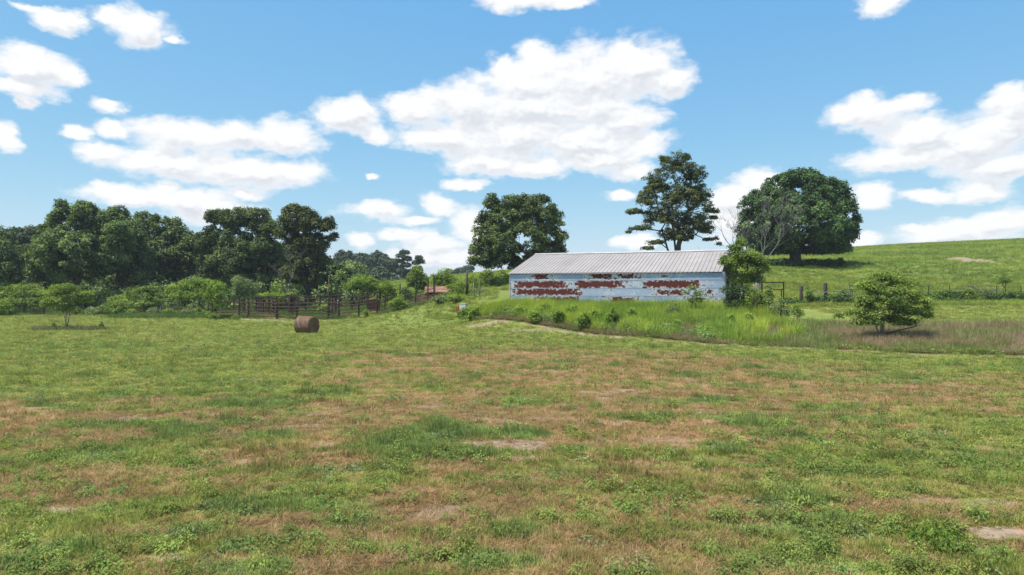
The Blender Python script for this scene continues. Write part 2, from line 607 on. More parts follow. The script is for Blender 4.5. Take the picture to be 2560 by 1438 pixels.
def leaf_mat(name, dark, mid, light, trans=0.28, gloss=0.5):
    m, t, out = mat_new(name)
    v = t.attr('v')
    g = t.n('ShaderNodeNewGeometry')
    n = t.noise(g.outputs['Position'], 0.45, 3, 0.6)
    v = t.math('ADD', v, t.math('MULTIPLY', t.math('SUBTRACT', n, 0.5), 0.9), clamp=True)
    rp = t.n('ShaderNodeValToRGB')
    e = rp.color_ramp.elements
    e[0].position = 0.08; e[0].color = (*dark, 1)
    e[1].position = 0.92; e[1].color = (*light, 1)
    x = e.new(0.5); x.color = (*mid, 1)
    t.link(v, rp.inputs[0])
    b = t.n('ShaderNodeBsdfPrincipled')
    t.link(rp.outputs[0], b.inputs['Base Color'])
    b.inputs['Roughness'].default_value = 0.75
    b.inputs['Specular IOR Level'].default_value = 0.25
    tr = t.n('ShaderNodeBsdfTranslucent')
    tc = t.mix(1.0, rp.outputs[0], (1.5, 1.55, 0.7), 'MULTIPLY')
    t.link(tc, tr.inputs['Color'])
    ms = t.n('ShaderNodeMixShader')
    ms.inputs[0].default_value = trans
    t.link(b.outputs[0], ms.inputs[1]); t.link(tr.outputs[0], ms.inputs[2])
    t.link(ms.outputs[0], out.inputs['Surface'])
    return m


def blade_mat(name, trans=0.25):
    """grass: the colour of each tuft travels with it"""
    m, t, out = mat_new(name)
    tint = t.attr('tint', 'INSTANCER', 'Color')
    g = t.n('ShaderNodeNewGeometry')
    n = t.noise(g.outputs['Position'], 9.0, 3, 0.6)
    c = t.mix(t.remap(n, 0.3, 0.7, 0.0, 1.0), t.mix(1.0, tint, (1.0, 1.02, 0.95), 'MULTIPLY'), t.mix(1.0, tint, (1.62, 1.58, 1.5), 'MULTIPLY'))
    b = t.n('ShaderNodeBsdfPrincipled')
    t.link(c, b.inputs['Base Color'])
    b.inputs['Roughness'].default_value = 0.65
    b.inputs['Specular IOR Level'].default_value = 0.15
    tr = t.n('ShaderNodeBsdfTranslucent')
    t.link(c, tr.inputs['Color'])
    ms = t.n('ShaderNodeMixShader')
    ms.inputs[0].default_value = trans
    t.link(b.outputs[0], ms.inputs[1]); t.link(tr.outputs[0], ms.inputs[2])
    t.link(ms.outputs[0], out.inputs['Surface'])
    return m


M = {}
M['oak_leaf'] = leaf_mat('oak_leaf', (0.032, 0.054, 0.017), (0.087, 0.129, 0.041), (0.213, 0.262, 0.075), 0.18)
M['oak_leaf_green'] = leaf_mat('oak_leaf_green', (0.030, 0.058, 0.023), (0.075, 0.139, 0.048), (0.182, 0.282, 0.089), 0.2)
M['olive_leaf'] = leaf_mat('olive_leaf', (0.031, 0.047, 0.014), (0.084, 0.109, 0.032), (0.207, 0.233, 0.064), 0.18)
M['forest_leaf'] = leaf_mat('forest_leaf', (0.045, 0.077, 0.029), (0.114, 0.174, 0.057), (0.293, 0.363, 0.108), 0.22)
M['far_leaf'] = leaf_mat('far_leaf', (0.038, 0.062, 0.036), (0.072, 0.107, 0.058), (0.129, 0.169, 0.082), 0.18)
M['bright_leaf'] = leaf_mat('bright_leaf', (0.062, 0.111, 0.018), (0.158, 0.243, 0.037), (0.317, 0.407, 0.069), 0.35)
M['shrub_leaf'] = leaf_mat('shrub_leaf', (0.056, 0.099, 0.020), (0.150, 0.225, 0.046), (0.338, 0.415, 0.087), 0.3)
M['weed_leaf'] = leaf_mat('weed_leaf', (0.085, 0.150, 0.028), (0.205, 0.300, 0.060), (0.370, 0.460, 0.110), 0.4)
M['dusty_leaf'] = leaf_mat('dusty_leaf', (0.061, 0.096, 0.039), (0.150, 0.212, 0.085), (0.314, 0.382, 0.182), 0.28)
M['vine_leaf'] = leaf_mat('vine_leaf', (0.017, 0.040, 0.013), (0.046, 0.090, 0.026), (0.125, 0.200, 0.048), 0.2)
M['bark'] = worn('bark', (0.06, 0.052, 0.042), (0.13, 0.115, 0.095), 4.0, 0.9, 0, (1, 1, 0.3))
M['grey_bark'] = worn('grey_bark', (0.105, 0.095, 0.082), (0.20, 0.185, 0.165), 4.0, 0.9, 0, (1, 1, 0.3))
M['pale_bark'] = worn('pale_bark', (0.18, 0.16, 0.12), (0.34, 0.31, 0.26), 5.0, 0.9, 0, (1, 1, 0.3))
M['blade'] = blade_mat('blade', 0.35)
M['rust_pipe'] = worn('rust_pipe', (0.050, 0.030, 0.022), (0.115, 0.068, 0.050), 3.0, 0.85)
M['dark_wood'] = worn('dark_wood', (0.050, 0.038, 0.032), (0.115, 0.088, 0.072), 3.0, 0.95, 0, (1, 1, 0.35))
M['grey_wood'] = worn('grey_wood', (0.17, 0.15, 0.12), (0.34, 0.31, 0.25), 3.0, 0.95, 0, (1, 1, 0.35))
M['maroon'] = worn('maroon', (0.085, 0.028, 0.035), (0.16, 0.055, 0.065), 2.0, 0.7)
M['rust_sheet'] = worn('rust_sheet', (0.15, 0.062, 0.035), (0.36, 0.21, 0.15), 1.2, 0.85, 0, (0.6, 2.2, 1))
M['white_metal'] = worn('white_metal', (0.50, 0.49, 0.46), (0.72, 0.71, 0.69), 2.0, 0.6)
M['orange_rust'] = worn('orange_rust', (0.23, 0.065, 0.022), (0.40, 0.14, 0.05), 2.5, 0.85)
M['concrete'] = worn('concrete', (0.38, 0.35, 0.30), (0.55, 0.52, 0.46), 2.0, 0.95)
M['black_pipe'] = worn('black_pipe', (0.018, 0.014, 0.012), (0.045, 0.032, 0.026), 3.0, 0.7)

# ------------------------------------------------------------------ ground
def spaced(parts):
    """parts: (start, stop, step at start, step at stop)"""
    out = []
    for a, b, s0, s1 in parts:
        x = a
        while x < b - 1e-6:
            out.append(x)
            t = (x - a) / (b - a)
            x += s0 + (s1 - s0) * t
    out.append(parts[-1][1])
    return np.array(out)


gy = spaced([(-60, 2, 8, 2), (2, 16, 0.13, 0.17), (16, 40, 0.17, 0.34), (40, 70, 0.34, 0.7), (70, 170, 0.9, 2.5), (170, 400, 5, 20), (400, 3000, 60, 400)])
gxp = spaced([(0, 14, 0.17, 0.24), (14, 32, 0.26, 0.5), (32, 70, 0.6, 1.6), (70, 180, 2, 8), (180, 3000, 20, 500)])
gx = np.concatenate([-gxp[:0:-1], gxp])
GX, GY = np.meshgrid(gx, gy)
GZ = zg(GX, GY)
ny, nx = GX.shape
V = np.stack([GX.ravel(), GY.ravel(), GZ.ravel()], 1)
ii = (np.arange(ny - 1)[:, None] * nx + np.arange(nx - 1)[None]).ravel()
ground_me = mesh_np('ground', V, np.stack([ii, ii + 1, ii + nx + 1, ii + nx], 1), True)
fd, fs, fl = fields(GX.ravel(), GY.ravel())
for nm, arr in (('dry', fd), ('soil', fs), ('lush', fl), ('hill', sstep(50, 64, GY.ravel()))):
    a = ground_me.attributes.new(nm, 'FLOAT', 'POINT')
    a.data.foreach_set('value', arr.astype(np.float32))

GREEN = np.array((0.172, 0.204, 0.046))
LIGHTG = np.array((0.258, 0.272, 0.072))
LUSHG = np.array((0.122, 0.178, 0.060))
DRY = np.array((0.255, 0.162, 0.082))
SOILC = np.array((0.275, 0.205, 0.145))
HILLG = np.array((0.155, 0.212, 0.044))

m, t, out = mat_new('ground_soil_and_turf')
g = t.n('ShaderNodeNewGeometry')
P = g.outputs['Position']
dry = t.attr('dry'); soil = t.attr('soil'); lush = t.attr('lush'); hill = t.attr('hill')
n_f = t.noise(P, 5.5, 6, 0.68)
n_m = t.noise(P, 0.9, 5, 0.62)
n_l = t.noise(P, 0.16, 4, 0.6)
green = t.mix(t.remap(n_m, 0.3, 0.7), tuple(GREEN * 0.85), tuple(LIGHTG))
green = t.mix(t.remap(n_l, 0.3, 0.7, 0, 0.5), green, tuple(GREEN * (0.75, 1.0, 0.7)))
hillc = t.mix(t.remap(n_m, 0.3, 0.72), tuple(HILLG * 0.82), tuple(HILLG * (1.45, 1.22, 1.5)))
hillc = t.mix(t.remap(n_l, 0.35, 0.65, 0.0, 0.6), hillc, (0.165, 0.195, 0.048))
green = t.mix(hill, green, hillc)
dryc = t.mix(t.remap(n_m, 0.3, 0.7), tuple(DRY * 0.72), tuple(DRY * (1.2, 1.15, 1.1)))
dsel = t.math('ADD', dry, t.math('MULTIPLY', t.math('SUBTRACT', n_f, 0.5), 0.9))
c = t.mix(t.remap(dsel, 0.2, 0.8), green, dryc)
c = t.mix(t.math('MULTIPLY', lush, 0.8), c, tuple(LUSHG * 0.8))
soilc = t.mix(t.remap(n_f, 0.3, 0.7), tuple(SOILC * 0.75), tuple(SOILC * 1.25))
ssel = t.math('ADD', soil, t.math('MULTIPLY', t.math('SUBTRACT', n_f, 0.5), 0.7))
c = t.mix(t.remap(ssel, 0.25, 0.75), c, soilc)
c = t.mix(t.remap(n_f, 0.25, 0.55, 0.40, 0.0), c, (0.06, 0.055, 0.028))
principled(t, out, c, 0.95, 0, 0.1, n_f, 0.06, 0.8)
ground = link('ground', ground_me, m)
tag(ground, 'patchy green and brown meadow rising to a grassy hill', 'ground', kind='structure')

# ------------------------------------------------------------------ scattered grass (too many to count)
LIB = bpy.data.collections.new('grass_library')     # never linked to the scene


def blades_mesh(name, n, length, width, splay, spread, seed, segs=2, flat=0.0, curve=0.5):
    rg = np.random.default_rng(seed)
    V = []; Fq = []
    for i in range(n):
        a = rg.uniform(0, 2 * math.pi)
        r0 = spread * math.sqrt(rg.uniform(0, 1))
        base = np.array((math.cos(a) * r0, math.sin(a) * r0, -0.01))
        da = a + rg.normal(0, 0.8)
        L = length * rg.uniform(0.55, 1.1)
        tilt = abs(rg.normal(0, splay)) + flat
        w0 = width * rg.uniform(0.7, 1.25)
        side = np.array((-math.sin(da), math.cos(da), 0))
        p = base.copy()
        b = len(V)
        for s in range(segs + 1):
            f = s / segs
            ww = w0 * (1 - f) ** 0.7 * 0.5
            if s == segs:
                V.append(p.copy())
            else:
                V.append(p - side * ww); V.append(p + side * ww)
            th = min(1.45, tilt + curve * f * tilt)
            p = p + np.array((math.cos(da) * math.sin(th), math.sin(da) * math.sin(th), math.cos(th))) * L / segs
        for s in range(segs):
            if s < segs - 1:
                Fq.append((b + 2 * s, b + 2 * s + 1, b + 2 * s + 3, b + 2 * s + 2))
            else:
                Fq.append((b + 2 * s, b + 2 * s + 1, b + 2 * s + 2))
    me = bpy.data.meshes.new(name)
    me.from_pydata([tuple(v) for v in V], [], Fq)
    me.update()
    return me


def leaf_mesh(name, n, spread, height, size, seed, upright=0.3, aspect=0.55):
    """a low clump of broad leaves"""
    rg = np.random.default_rng(seed)
    V = []; Fq = []
    for i in range(n):
        a = rg.uniform(0, 2 * math.pi); r = spread * math.sqrt(rg.uniform(0, 1))
        c = np.array((math.cos(a) * r, math.sin(a) * r, height * rg.uniform(0.15, 1.0) * (1 - 0.6 * (r / spread) ** 2)))
        da = a + rg.normal(0, 0.9)
        nrm = np.array((math.cos(da) * upright + rg.normal(0, 0.35), math.sin(da) * upright + rg.normal(0, 0.35), 1.0)); nrm /= np.linalg.norm(nrm)
        tt = np.cross(nrm, (math.sin(da), -math.cos(da), 0.2)); tt /= np.linalg.norm(tt)
        bb = np.cross(nrm, tt)
        L = size * rg.uniform(0.6, 1.2)
        b = len(V)
        V += [c - tt * L * 0.5, c + bb * L * aspect * 0.5 + nrm * L * 0.08, c + tt * L * 0.5 - nrm * L * 0.1, c - bb * L * aspect * 0.5 + nrm * L * 0.08]
        Fq.append((b, b + 1, b + 2, b + 3))
    me = bpy.data.meshes.new(name)
    me.from_pydata([tuple(v) for v in V], [], Fq)
    me.update()
    return me


def lib(name, meshes, mat):
    c = bpy.data.collections.new(name)
    for i, me in enumerate(meshes):
        me.materials.append(mat)
        o = bpy.data.objects.new('%s_%02d' % (name, i), me)
        c.objects.link(o)
    return c


L_short = lib('short_grass', [blades_mesh('short_grass', 26, 0.13, 0.011, 0.75, 0.10, 100 + i, 2, 0.1) for i in range(5)], M['blade'])
L_straw = lib('straw', [blades_mesh('straw', 22, 0.15, 0.008, 0.7, 0.13, 200 + i, 2, 0.75, 0.3) for i in range(4)], M['blade'])
L_weed = lib('weed', [leaf_mesh('weed', 30, 0.17, 0.11, 0.062, 300 + i) for i in range(4)], M['blade'])
L_tall = lib('tall', [blades_mesh('tall', 26, 1.0, 0.030, 0.26, 0.22, 400 + i, 3, 0.0, 0.9) for i in range(4)], M['blade'])
L_brush = lib('brush', [blades_mesh('brush', 30, 0.6, 0.020, 0.55, 0.22, 500 + i, 3, 0.1, 0.6) for i in range(4)], M['blade'])
L_leafy = lib('leafy', [leaf_mesh('leafy', 90, 0.34, 0.8, 0.13, 600 + i, 0.9, 0.42) for i in range(4)], M['blade'])

_scatter_groups = {}


def scatter_group(coll):
    if coll.name in _scatter_groups:
        return _scatter_groups[coll.name]
    ng = bpy.data.node_groups.new('scatter_' + coll.name, 'GeometryNodeTree')
    ng.interface.new_socket('Geometry', in_out='INPUT', socket_type='NodeSocketGeometry')
    ng.interface.new_socket('Geometry', in_out='OUTPUT', socket_type='NodeSocketGeometry')
    N = ng.nodes
    gi = N.new('NodeGroupInput'); go = N.new('NodeGroupOutput')
    ci = N.new('GeometryNodeCollectionInfo')
    ci.inputs['Collection'].default_value = coll
    ci.inputs['Separate Children'].default_value = True
    ci.inputs['Reset Children'].default_value = True
    ip = N.new('GeometryNodeInstanceOnPoints')
    ip.inputs['Pick Instance'].default_value = True

    def named(nm, ty):
        a = N.new('GeometryNodeInputNamedAttribute')
        a.data_type = ty
        a.inputs['Name'].default_value = nm
        return a.outputs['Attribute']
    e2r = N.new('FunctionNodeEulerToRotation')
    L = ng.links
    L.new(named('rot', 'FLOAT_VECTOR'), e2r.inputs[0])
    L.new(gi.outputs[0], ip.inputs['Points'])
    L.new(ci.outputs[0], ip.inputs['Instance'])
    L.new(named('idx', 'INT'), ip.inputs['Instance Index'])
    L.new(e2r.outputs[0], ip.inputs['Rotation'])
    L.new(named('scl', 'FLOAT_VECTOR'), ip.inputs['Scale'])
    L.new(ip.outputs[0], go.inputs[0])
    _scatter_groups[coll.name] = ng
    return ng


def scatter(name, label, cat, coll, x, y, scale, tint, zscale=None, tilt=0.12):
    n = len(x)
    z = zg(x, y)
    me = bpy.data.meshes.new(name)
    me.vertices.add(n)
    me.vertices.foreach_set('co', np.stack([x, y, z], 1).astype(np.float32).ravel())
    rg = np.random.default_rng(n)
    rot = np.stack([rg.normal(0, tilt, n), rg.normal(0, tilt, n), rg.uniform(0, 6.283, n)], 1)
    zs = scale if zscale is None else zscale
    for nm, ty, key, arr in (('rot', 'FLOAT_VECTOR', 'vector', rot), ('scl', 'FLOAT_VECTOR', 'vector', np.stack([scale, scale, zs], 1)),
                             ('tint', 'FLOAT_COLOR', 'color', np.concatenate([tint, np.ones((n, 1))], 1))):
        a = me.attributes.new(nm, ty, 'POINT')
        a.data.foreach_set(key, arr.astype(np.float32).ravel())
    a = me.attributes.new('idx', 'INT', 'POINT')
    a.data.foreach_set('value', rg.integers(0, len(coll.objects), n).astype(np.int32))
    o = link(name, me)
    md = o.modifiers.new('scatter', 'NODES')
    md.node_group = scatter_group(coll)
    tag(o, label, cat, kind='stuff')
    return o


def wedge(n, y0, y1, power, seed, margin=2.0):
    """random spots in the part of the field that can be seen, denser near by"""
    rg = np.random.default_rng(seed)
    u = rg.uniform(0, 1, n)
    if abs(power - 1) < 1e-3:
        y = y0 * (y1 / y0) ** u
    else:
        q = 1 - power
        y = (y0 ** q + u * (y1 ** q - y0 ** q)) ** (1 / q)
    x = rg.uniform(-1, 1, n) * (0.77 * y + margin)
    return x, y, rg


def jit(rg, n, s=0.18):
    b = 1 + rg.normal(0, s, (n, 1))
    return np.clip(b + rg.normal(0, 0.05, (n, 3)), 0.4, 1.8)


# mown green grass
x, y, rg = wedge(190000, 5.2, 82, 0.72, 1)
d, s, l = fields(x, y)
keep = rg.uniform(0, 1, len(x)) < np.clip(1.05 - 0.62 * d - 0.9 * s + 0.6 * l, 0.05, 1)
keep &= ~((y > track_y(x) + 0.4) & (x > -4.5) & ~((x > 24) & (y > track_y(x) + 11)))
x, y, d, l = x[keep], y[keep], d[keep], l[keep]
n = len(x)
big = fbm(x * 0.3, y * 0.5, 5, 3)[:, None]
tint = GREEN * (1 - big) + LIGHTG * big * 1.05
tint = tint * (1 - 0.55 * d[:, None]) + DRY * 0.95 * 0.55 * d[:, None]
tint = tint * (1 - 0.7 * l[:, None]) + LUSHG * 1.15 * 0.7 * l[:, None]
sc_ = (0.55 + 0.5 * rg.uniform(0, 1, n)) * (1 + 0.022 * np.maximum(0, y - 10)) * (1 + 0.30 * l)
scatter('meadow_grass', 'short green grass covering the meadow in the foreground', 'grass', L_short, x, y, sc_, tint * jit(rg, n) * (0.62 + 0.8 * fbm(x * 1.3, y * 2.2, 16, 4)[:, None]), sc_ * (0.75 + 0.25 * l) * rg.uniform(0.5, 1.2, n) * (0.25 + 3.0 * fbm(x * 1.6, y * 2.4, 17, 3) ** 2.0))

# dead mown straw
x, y, rg = wedge(120000, 5.2, 55, 0.75, 2)
d, s, l = fields(x, y)
keep = rg.uniform(0, 1, len(x)) < np.clip(0.20 + 0.85 * d - 0.55 * s - 0.6 * l, 0.02, 1)
keep &= ~((y > track_y(x) + 0.4) & (x > -4.5))
x, y, s = x[keep], y[keep], s[keep]
n = len(x)
big = fbm(x * 0.5, y * 0.7, 15, 3)[:, None]
tint = DRY * (0.75 + 0.7 * big) + np.array((0.02, 0.02, 0.016)) * rg.uniform(-1, 2.5, (n, 1))
sc_ = (0.6 + 0.6 * rg.uniform(0, 1, n)) * (1 + 0.018 * np.maximum(0, y - 10))
scatter('dry_straw', 'brown mown straw lying between the green patches', 'straw', L_straw, x, y, sc_, tint * jit(rg, n), sc_ * 0.8)

# low broad-leaved weeds
x, y, rg = wedge(70000, 5.2, 50, 0.8, 3)
d, s, l = fields(x, y)
pat = fbm(x * 0.9, y * 1.5, 25, 4)
keep = rg.uniform(0, 1, len(x)) < np.clip(sstep(0.50, 0.74, pat) * 0.42 + 0.30 * l - 0.5 * s - 0.2 * d + 0.04, 0, 1)
keep &= ~((y > track_y(x) + 0.4) & (x > -4.5))
x, y, l = x[keep], y[keep], l[keep]
n = len(x)
pale = sstep(0.55, 0.7, fbm(x * 0.8 + 40, y * 1.3, 35, 3))[:, None]
tint = np.array((0.120, 0.175, 0.046)) * (1 - pale) + np.array((0.17, 0.225, 0.10)) * pale
sc_ = (0.35 + 0.85 * rg.uniform(0, 1, n) ** 1.5) * (1 + 0.012 * np.maximum(0, y - 10))
scatter('broadleaf_weeds', 'low leafy green weeds spread through the meadow', 'weeds', L_weed, x, y, sc_, tint * jit(rg, n), sc_ * rg.uniform(0.6, 1.5, n))

# small raised clumps of leafy plants that the mower passed over
x, y, rg = wedge(16000, 5.2, 48, 0.8, 6)
d, s, l = fields(x, y)
pat = fbm(x * 1.4, y * 2.2, 125, 3)
keep = (rg.uniform(0, 1, len(x)) < np.clip(sstep(0.46, 0.66, pat) * 0.8 + 0.15 * l - 0.7 * s - 0.35 * d, 0, 1)) & ~((y > track_y(x) - 0.2) & (x > -4.5))
x, y = x[keep], y[keep]
n = len(x)
yl = rg.uniform(0, 1, (n, 1))
tint = np.array((0.130, 0.185, 0.045)) * (1 - yl) + np.array((0.205, 0.245, 0.060)) * yl
sc_ = rg.uniform(0.22, 0.5, n) * (1 + 0.016 * np.maximum(0, y - 10))
scatter('leafy_tufts', 'small raised tufts of leafy plants dotted over the mown meadow', 'weeds', L_leafy, x, y, sc_, tint * jit(rg, n, 0.2), sc_ * rg.uniform(0.35, 0.75, n))

# tall bright grass between the track and the barn
BARN_A = R(22.0)
BX, BY = -0.16, 56.0
cb, sb = math.cos(BARN_A), math.sin(BARN_A)


def wall_y(x):
    return BY - (x - BX) * math.tan(BARN_A)


rg = np.random.default_rng(4)
x = rg.uniform(-4.5, 17.5, 12500)
y0 = track_y(x) + 1.1
y1 = np.where(x < 16.5, wall_y(x) - 0.25, wall_y(16.5) + (x - 16.5) * 0.25)
y = y0 + (y1 - y0) * rg.uniform(0, 1, len(x)) ** 0.7
pat = fbm(x * 0.55, y * 0.8, 45, 3)
rel = (y - y0) / (y1 - y0)
keep = (pat + 0.30 * rel - 0.35 * sstep(13, 17.5, x) * (1 - rel) > 0.50) & (y1 > y0 + 0.5)
keep &= (x > -2.0) | (rel > 0.3)
x, y, rel = x[keep], y[keep], rel[keep]
n = len(x)
yel = sstep(0.4, 0.6, fbm(x * 0.4, y * 0.6, 55, 3))[:, None]
tint = np.array((0.235, 0.325, 0.055)) * (1 - yel) + np.array((0.365, 0.430, 0.070)) * yel
sc_ = rg.uniform(0.8, 1.25, n)
scatter('tall_grass', 'tall bright green grass growing along the front of the barn', 'grass', L_tall, x, y, sc_, tint * jit(rg, n, 0.15), rg.uniform(0.6, 1.4, n) * (0.72 + 0.27 * rel))

# leafy weeds mixed into it
x = rg.uniform(-4.2, 15, 1900)
y0 = track_y(x) + 1.1
y1 = np.where(x < 16.5, wall_y(x) - 0.3, wall_y(16.5))
y = y0 + (y1 - y0) * rg.uniform(0, 1, len(x))
pat = fbm(x * 0.6 + 5, y * 0.9, 65, 3)
keep = (pat > 0.50) & (y1 > y0 + 0.5)
x, y = x[keep], y[keep]
n = len(x)
tint = np.array((0.165, 0.235, 0.070)) * rg.uniform(0.7, 1.4, (n, 1))
scatter('leafy_weeds', 'waist high leafy weeds between the track and the barn', 'weeds', L_leafy, x, y, rg.uniform(0.7, 1.2, n), tint * jit(rg, n, 0.15), rg.uniform(0.6, 1.15, n))

# dry brush on the bank at the right, and along the verge
x = np.concatenate([rg.uniform(10, 46, 15000), rg.uniform(-4, 12, 2200)])
yt = track_y(x)
dep = np.concatenate([rg.uniform(0.5, 11.5, 15000), rg.uniform(0.5, 1.8, 2200)])
y = yt + dep
lim = np.where(x < 16.5, wall_y(x) - 0.3, 99)
pat = fbm(x * 0.4, y * 0.7, 75, 3)
keep = (y < lim) & (pat + 0.12 > rg.uniform(0.2, 0.6, len(x)))
x, y, dep = x[keep], y[keep], dep[keep]
n = len(x)
gsel = np.clip(sstep(0.50, 0.68, fbm(x * 0.35, y * 0.6, 85, 3)) * 0.85 + 0.6 * sstep(8, 11, dep), 0, 1)[:, None]
front = (1 - sstep(0.5, 2.2, dep))[:, None]
tint = np.array((0.300, 0.225, 0.142)) * (1 - gsel) + np.array((0.180, 0.220, 0.065)) * gsel
tint = tint * (1 - 0.5 * front) + np.array((0.16, 0.19, 0.07)) * 0.5 * front
sc_ = rg.uniform(0.7, 1.3, n)
# ragged growth left around the small umbrella tree
a_ = rg.uniform(0, 6.283, 420); r_ = np.sqrt(rg.uniform(0, 1, 420))
x = np.concatenate([x, -34.7 + 2.9 * r_ * np.cos(a_)]); y = np.concatenate([y, 53.6 + 1.5 * r_ * np.sin(a_)])
sc_ = np.concatenate([sc_, rg.uniform(0.6, 1.1, 420)]); dep = np.concatenate([dep, np.full(420, 1.6)])
tint = np.concatenate([tint, np.array((0.15, 0.155, 0.07)) * rg.uniform(0.7, 1.3, (420, 1))]); n = len(x)
scatter('dry_brush', 'brown dry brush and weeds on the bank beside the track', 'brush', L_brush, x, y, sc_, tint * jit(rg, n), rg.uniform(0.5, 1.25, n) * (0.5 + 0.5 * sstep(0.4, 3, dep)))

# rough grass on the slope behind
x = rg.uniform(-30, 125, 70000)
y = 58 + 108 * rg.uniform(0, 1, len(x)) ** 1.25
keep = (np.abs(x) < 0.80 * y) & ~((x > -1.5) & (x < 21.5) & (y > wall_y(x) - 1) & (y < wall_y(x) + 16)) & ((x > -8) | (y > 84))
keep &= (y > np.interp(x, [-30, -4, 24, 95], [84, 60, 52, 50]))
x, y = x[keep], y[keep]
d, s, l = fields(x, y)
kk = rg.uniform(0, 1, len(x)) > s
x, y = x[kk], y[kk]
n = len(x)
big = fbm(x * 0.12, y * 0.2, 95, 4)[:, None]
tint = HILLG * (0.8 + 0.5 * big) * np.array((1, 1, 1)) + np.array((0.05, 0.03, 0.005)) * (big > 0.55)
scatter('hill_grass', 'uneven green pasture grass on the slope behind the barn', 'grass', L_brush, x, y, rg.uniform(0.8, 1.6, n), rg.uniform(0.8, 1.6, n)[:, None] * 0 + tint * jit(rg, n, 0.2) * (0.75 + 0.5 * fbm(x * 0.5, y * 0.7, 97, 3)[:, None]), rg.uniform(0.25, 0.8, n))

# rank growth around the pens and along the edge of the wood
x = rg.uniform(-75, -8, 16000)
y = rg.uniform(73, 96, len(x))
pat = fbm(x * 0.3, y * 0.4, 105, 3)
keep = (pat > 0.44) & (x > -0.78 * y) & (y > np.interp(x, [-75, -47, -44, -14, -8], [82, 80, 73.2, 73.2, 66]))
x, y = x[keep], y[keep]
n = len(x)
dsel = sstep(0.45, 0.62, fbm(x * 0.25, y * 0.3, 115, 3))[:, None]
tint = np.array((0.09, 0.145, 0.032)) * (1 - dsel) + np.array((0.175, 0.15, 0.075)) * dsel
scatter('rank_grass', 'rank green and brown growth around the cattle pens', 'grass', L_brush, x, y, rg.uniform(0.8, 1.5, n), tint * jit(rg, n, 0.16), rg.uniform(0.5, 1.3, n))

# ------------------------------------------------------------------ barn
BL, BD, EAVE, RISE = 16.9, 13.0, 3.02, 1.87
PITCH = math.atan2(RISE, BD / 2)
SLOPE = math.hypot(RISE, BD / 2)
BZ = 1.42

# painted, peeling corrugated sheet: rust shows where the sheet's own numbers say the paint has gone
m, t, out = mat_new('peeling_painted_tin')
tc = t.n('ShaderNodeTexCoord')
so = t.n('ShaderNodeSeparateXYZ'); t.link(tc.outputs['Object'], so.inputs[0])
g = t.n('ShaderNodeNewGeometry')
wl = t.attr('sheet_length', 'OBJECT')
xm = t.math('MULTIPLY', so.outputs[0], wl)
vv = t.math('DIVIDE', so.outputs[2], 0.61)
cx = t.n('ShaderNodeCombineXYZ')
t.link(t.math('ADD', xm, t.attr('sheet_seed', 'OBJECT')), cx.inputs[0]); t.link(vv, cx.inputs[1]); t.link(t.attr('sheet_seed', 'OBJECT'), cx.inputs[2])
n_big = t.noise(t.vmath('MULTIPLY', cx.outputs[0], (1.0, 1.2, 1.0)), 2.2, 4, 0.6)
n_str = t.noise(t.vmath('MULTIPLY', cx.outputs[0], (1.9, 1.0, 1.0)), 2.4, 5, 0.72)
n_fin = t.noise(t.vmath('MULTIPLY', cx.outputs[0], (1.0, 2.2, 1.0)), 14.0, 4, 0.7)
edge_v = t.math('DIVIDE', t.math('SUBTRACT', 0.375, t.math('ABSOLUTE', t.math('SUBTRACT', vv, 0.53))), 0.24)
rust = None
for q in '01':
    a_ = t.attr('peel_start_' + q, 'OBJECT'); b_ = t.attr('peel_end_' + q, 'OBJECT'); s_ = t.attr('peel_amount_' + q, 'OBJECT')
    e = t.math('DIVIDE', t.math('MINIMUM', t.math('SUBTRACT', xm, a_), t.math('SUBTRACT', b_, xm)), 0.85)
    e = t.math('MINIMUM', t.math('MINIMUM', e, edge_v), 1.15)
    e = t.math('ADD', e, t.math('MULTIPLY', t.math('SUBTRACT', s_, 0.86), 2.2))
    rust = e if rust is None else t.math('MAXIMUM', rust, e)
wob0 = t.math('MULTIPLY', t.math('SUBTRACT', n_fin, 0.5), 2.6)
wob = t.math('ADD', wob0, t.math('ADD', t.math('MULTIPLY', t.math('SUBTRACT', n_str, 0.5), 5.0), t.math('MULTIPLY', t.math('SUBTRACT', n_big, 0.5), 2.6)))
rust = t.math('ADD', rust, wob)
r_mask = t.remap(rust, 0.28, 0.46)
rim = t.math('SUBTRACT', t.remap(rust, -0.55, 0.1), r_mask, clamp=True)
fl_ = t.math('ADD', t.math('MULTIPLY', n_str, 0.5), t.math('MULTIPLY', n_fin, 0.5))
flake = t.math('MULTIPLY', t.remap(fl_, 0.585, 0.63), t.remap(edge_v, -1.0, 0.5))
paint = t.mix(t.remap(n_big, 0.3, 0.7), (0.255, 0.345, 0.530), (0.345, 0.435, 0.610))
paint = t.mix(t.remap(t.noise(g.outputs['Position'], 0.5, 3, 0.6), 0.35, 0.65, 0, 0.6), paint, (0.40, 0.48, 0.62))
paint = t.mix(t.attr('sheet_fade', 'OBJECT'), paint, (0.48, 0.55, 0.67))
streak = t.noise(t.vmath('MULTIPLY', cx.outputs[0], (9.0, 0.5, 1.0)), 2.0, 4, 0.6)
paint = t.mix(t.remap(streak, 0.55, 0.75, 0.0, 0.35), paint, (0.30, 0.33, 0.38))
seamd = t.remap(vv, 0.93, 1.0)
paint = t.mix(t.math('MULTIPLY', t.math('ADD', t.remap(vv, 0.09, 0.02), seamd, clamp=True), 0.55), paint, (0.20, 0.22, 0.27))
paint = t.mix(t.math('MULTIPLY', t.remap(n_str, 0.50, 0.62), t.remap(edge_v, -0.6, 0.6, 0.0, 0.35)), paint, (0.72, 0.73, 0.74))
paint = t.mix(t.math('MULTIPLY', rim, 0.75), paint, (0.78, 0.76, 0.73))
